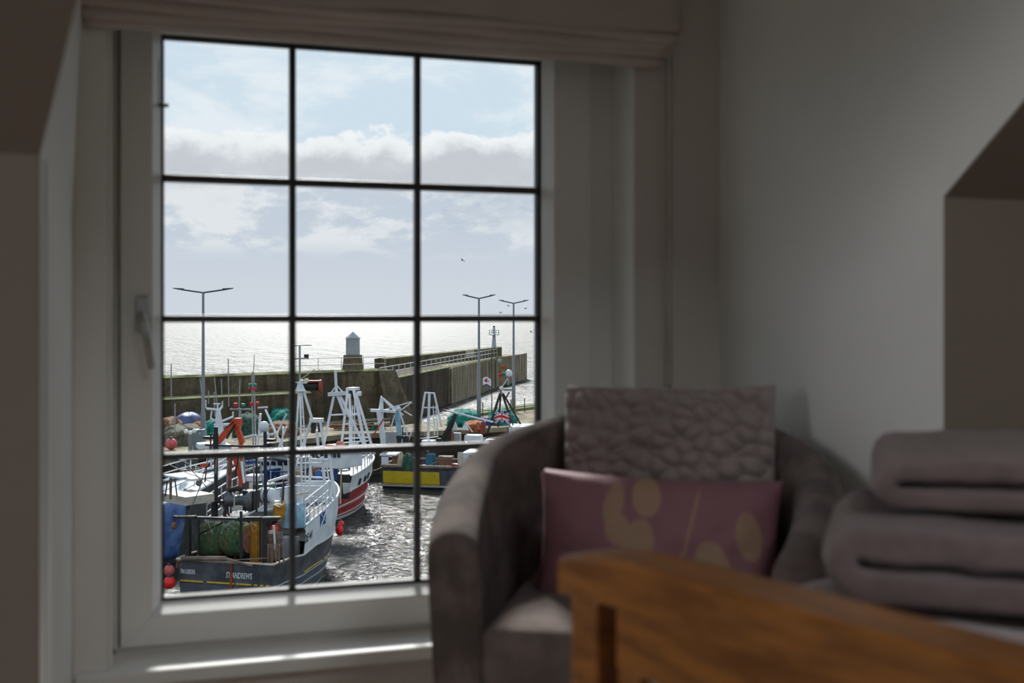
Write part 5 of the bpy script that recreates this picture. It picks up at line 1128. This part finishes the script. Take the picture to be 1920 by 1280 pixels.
flag(927, 794, 956, 772, .6, jack, [mat('flag_blue', (24, 44, 110), .8), mat('flag_white', (226, 226, 226), .8), mat('flag_red', (196, 34, 44), .8)], 'union_flag', 0)
flag(905, 724, 921, 709, .2, lambda u, v: 2 if (.12 < u < .55 and abs(v - .55) < (u - .1) * .75 and v > .32) else (0 if (v < .1 or (.6 < u < .75 and abs(v - .6) < .05)) else 1), [MATS['flag_blue'], MATS['flag_white'], MATS['flag_red']], 'white_pennant', 0)

# small gear that crowds the decks -----------------------------------------------------------------
def clutter(boat, t0, t1, zd, n, seed, hmax=.9, side=(-.85, .85)):
    rn = random.Random(seed); pal = [M_iron, M_rust, M_lgrey, M_dgrey, M_wht, M_brown, M_bstruct, M_orng, M_green, M_tan, M_ndark, M_fb]
    for i in range(n):
        t = rn.uniform(t0, t1); x = rn.uniform(*side) * boat.half(t); p = Vector((x, boat.L * t, zd(t) if callable(zd) else zd)); m = pal[int(rn.random() ** 1.3 * len(pal))]; k = rn.random()
        if k < .3: MB().cbox(p + Vector((0, 0, .16)), (rn.uniform(.3, .7), rn.uniform(.3, .6), .32), rn.uniform(0, 3)).build('gear_box', m, boat.root, bevel=.02)
        elif k < .5: h = rn.uniform(.4, hmax); MB().tube([p, p + Vector((rn.uniform(-.1, .1), rn.uniform(-.1, .1), h))], .035, 6).build('stanchion', m, boat.root)
        elif k < .68:
            b = MB(); rr = rn.uniform(.18, .32)
            b.tube([p + Vector((rr * math.cos(a * .55), rr * math.sin(a * .55), .04 + a * .006)) for a in range(36)], .035, 5); b.build('rope_coil', (M_tan, M_nteal, M_wire, M_bstruct)[i % 4], boat.root)
        elif k < .84: q = p + Vector((-x * rn.uniform(.2, .9), rn.uniform(0, .9), rn.uniform(.3, hmax))); MB().tube([p + Vector((0, 0, .1)), q], .03, 6).build('loose_pole', m, boat.root)
        else: MB().lathe([(.12, 0), (.2, .08), (.2, .4), (.12, .48)], p, 10).build('gear_drum', m, boat.root, smooth=True)
clutter(A, .06, .24, .85, 26, 3, 1.1); clutter(A, .28, .62, lambda t: A_top(t) - .85, 30, 6, 1.0, (-.8, .45)); clutter(B, .45, .9, lambda t: Bs(t) - .12, 14, 8, .8, (-.8, .2))
clutter(C, .1, .5, 1.5, 26, 11, 1.6); clutter(C, .58, .85, lambda t: Ct(t) - .1, 10, 12, .5, (-.6, .6)); clutter(D, .04, .7, .8, 34, 14, 1.4); clutter(E, .1, .9, 1.5, 40, 17, 1.5); clutter(G, .1, .9, 1.6, 30, 19, 1.5); clutter(K, .05, .6, 1.9, 16, 23, .9)
for i in range(7):                         # slack ropes and chains under the stern gantry
    x0 = 336 + i * 26; A.pole('slack_rope', (M_wire, M_dwire, M_tan)[i % 3], [(x0, 972, .5), (x0 + 9, 984 + 7 * (i % 3), .55), (x0 + 22, 973 + (i % 2) * 14, .6)], .018)

rg = random.Random(41)
for i in range(34):                        # stays, aerials and thin spars standing among the wheelhouses
    bt2, lo, hi, ys, px0, px1 = ((A, 858, 905, (3.2, 5.4), 432, 545), (G, 835, 880, (2.6, 4.4), 470, 552), (E, 838, 880, (2.5, 6.0), 345, 460))[i % 3]
    x = rg.uniform(px0, px1); y = rg.uniform(lo, hi); st = rg.uniform(*ys); dx = rg.uniform(-14, 14) if i % 2 else rg.uniform(-2, 2)
    bt2.pole('thin_spar', (M_iron, M_wht, M_rust, M_lgrey, M_dwire)[rg.randrange(5)], [(x, y, st), (x + dx, y + rg.uniform(26, 62), st)], rg.uniform(.02, .05))
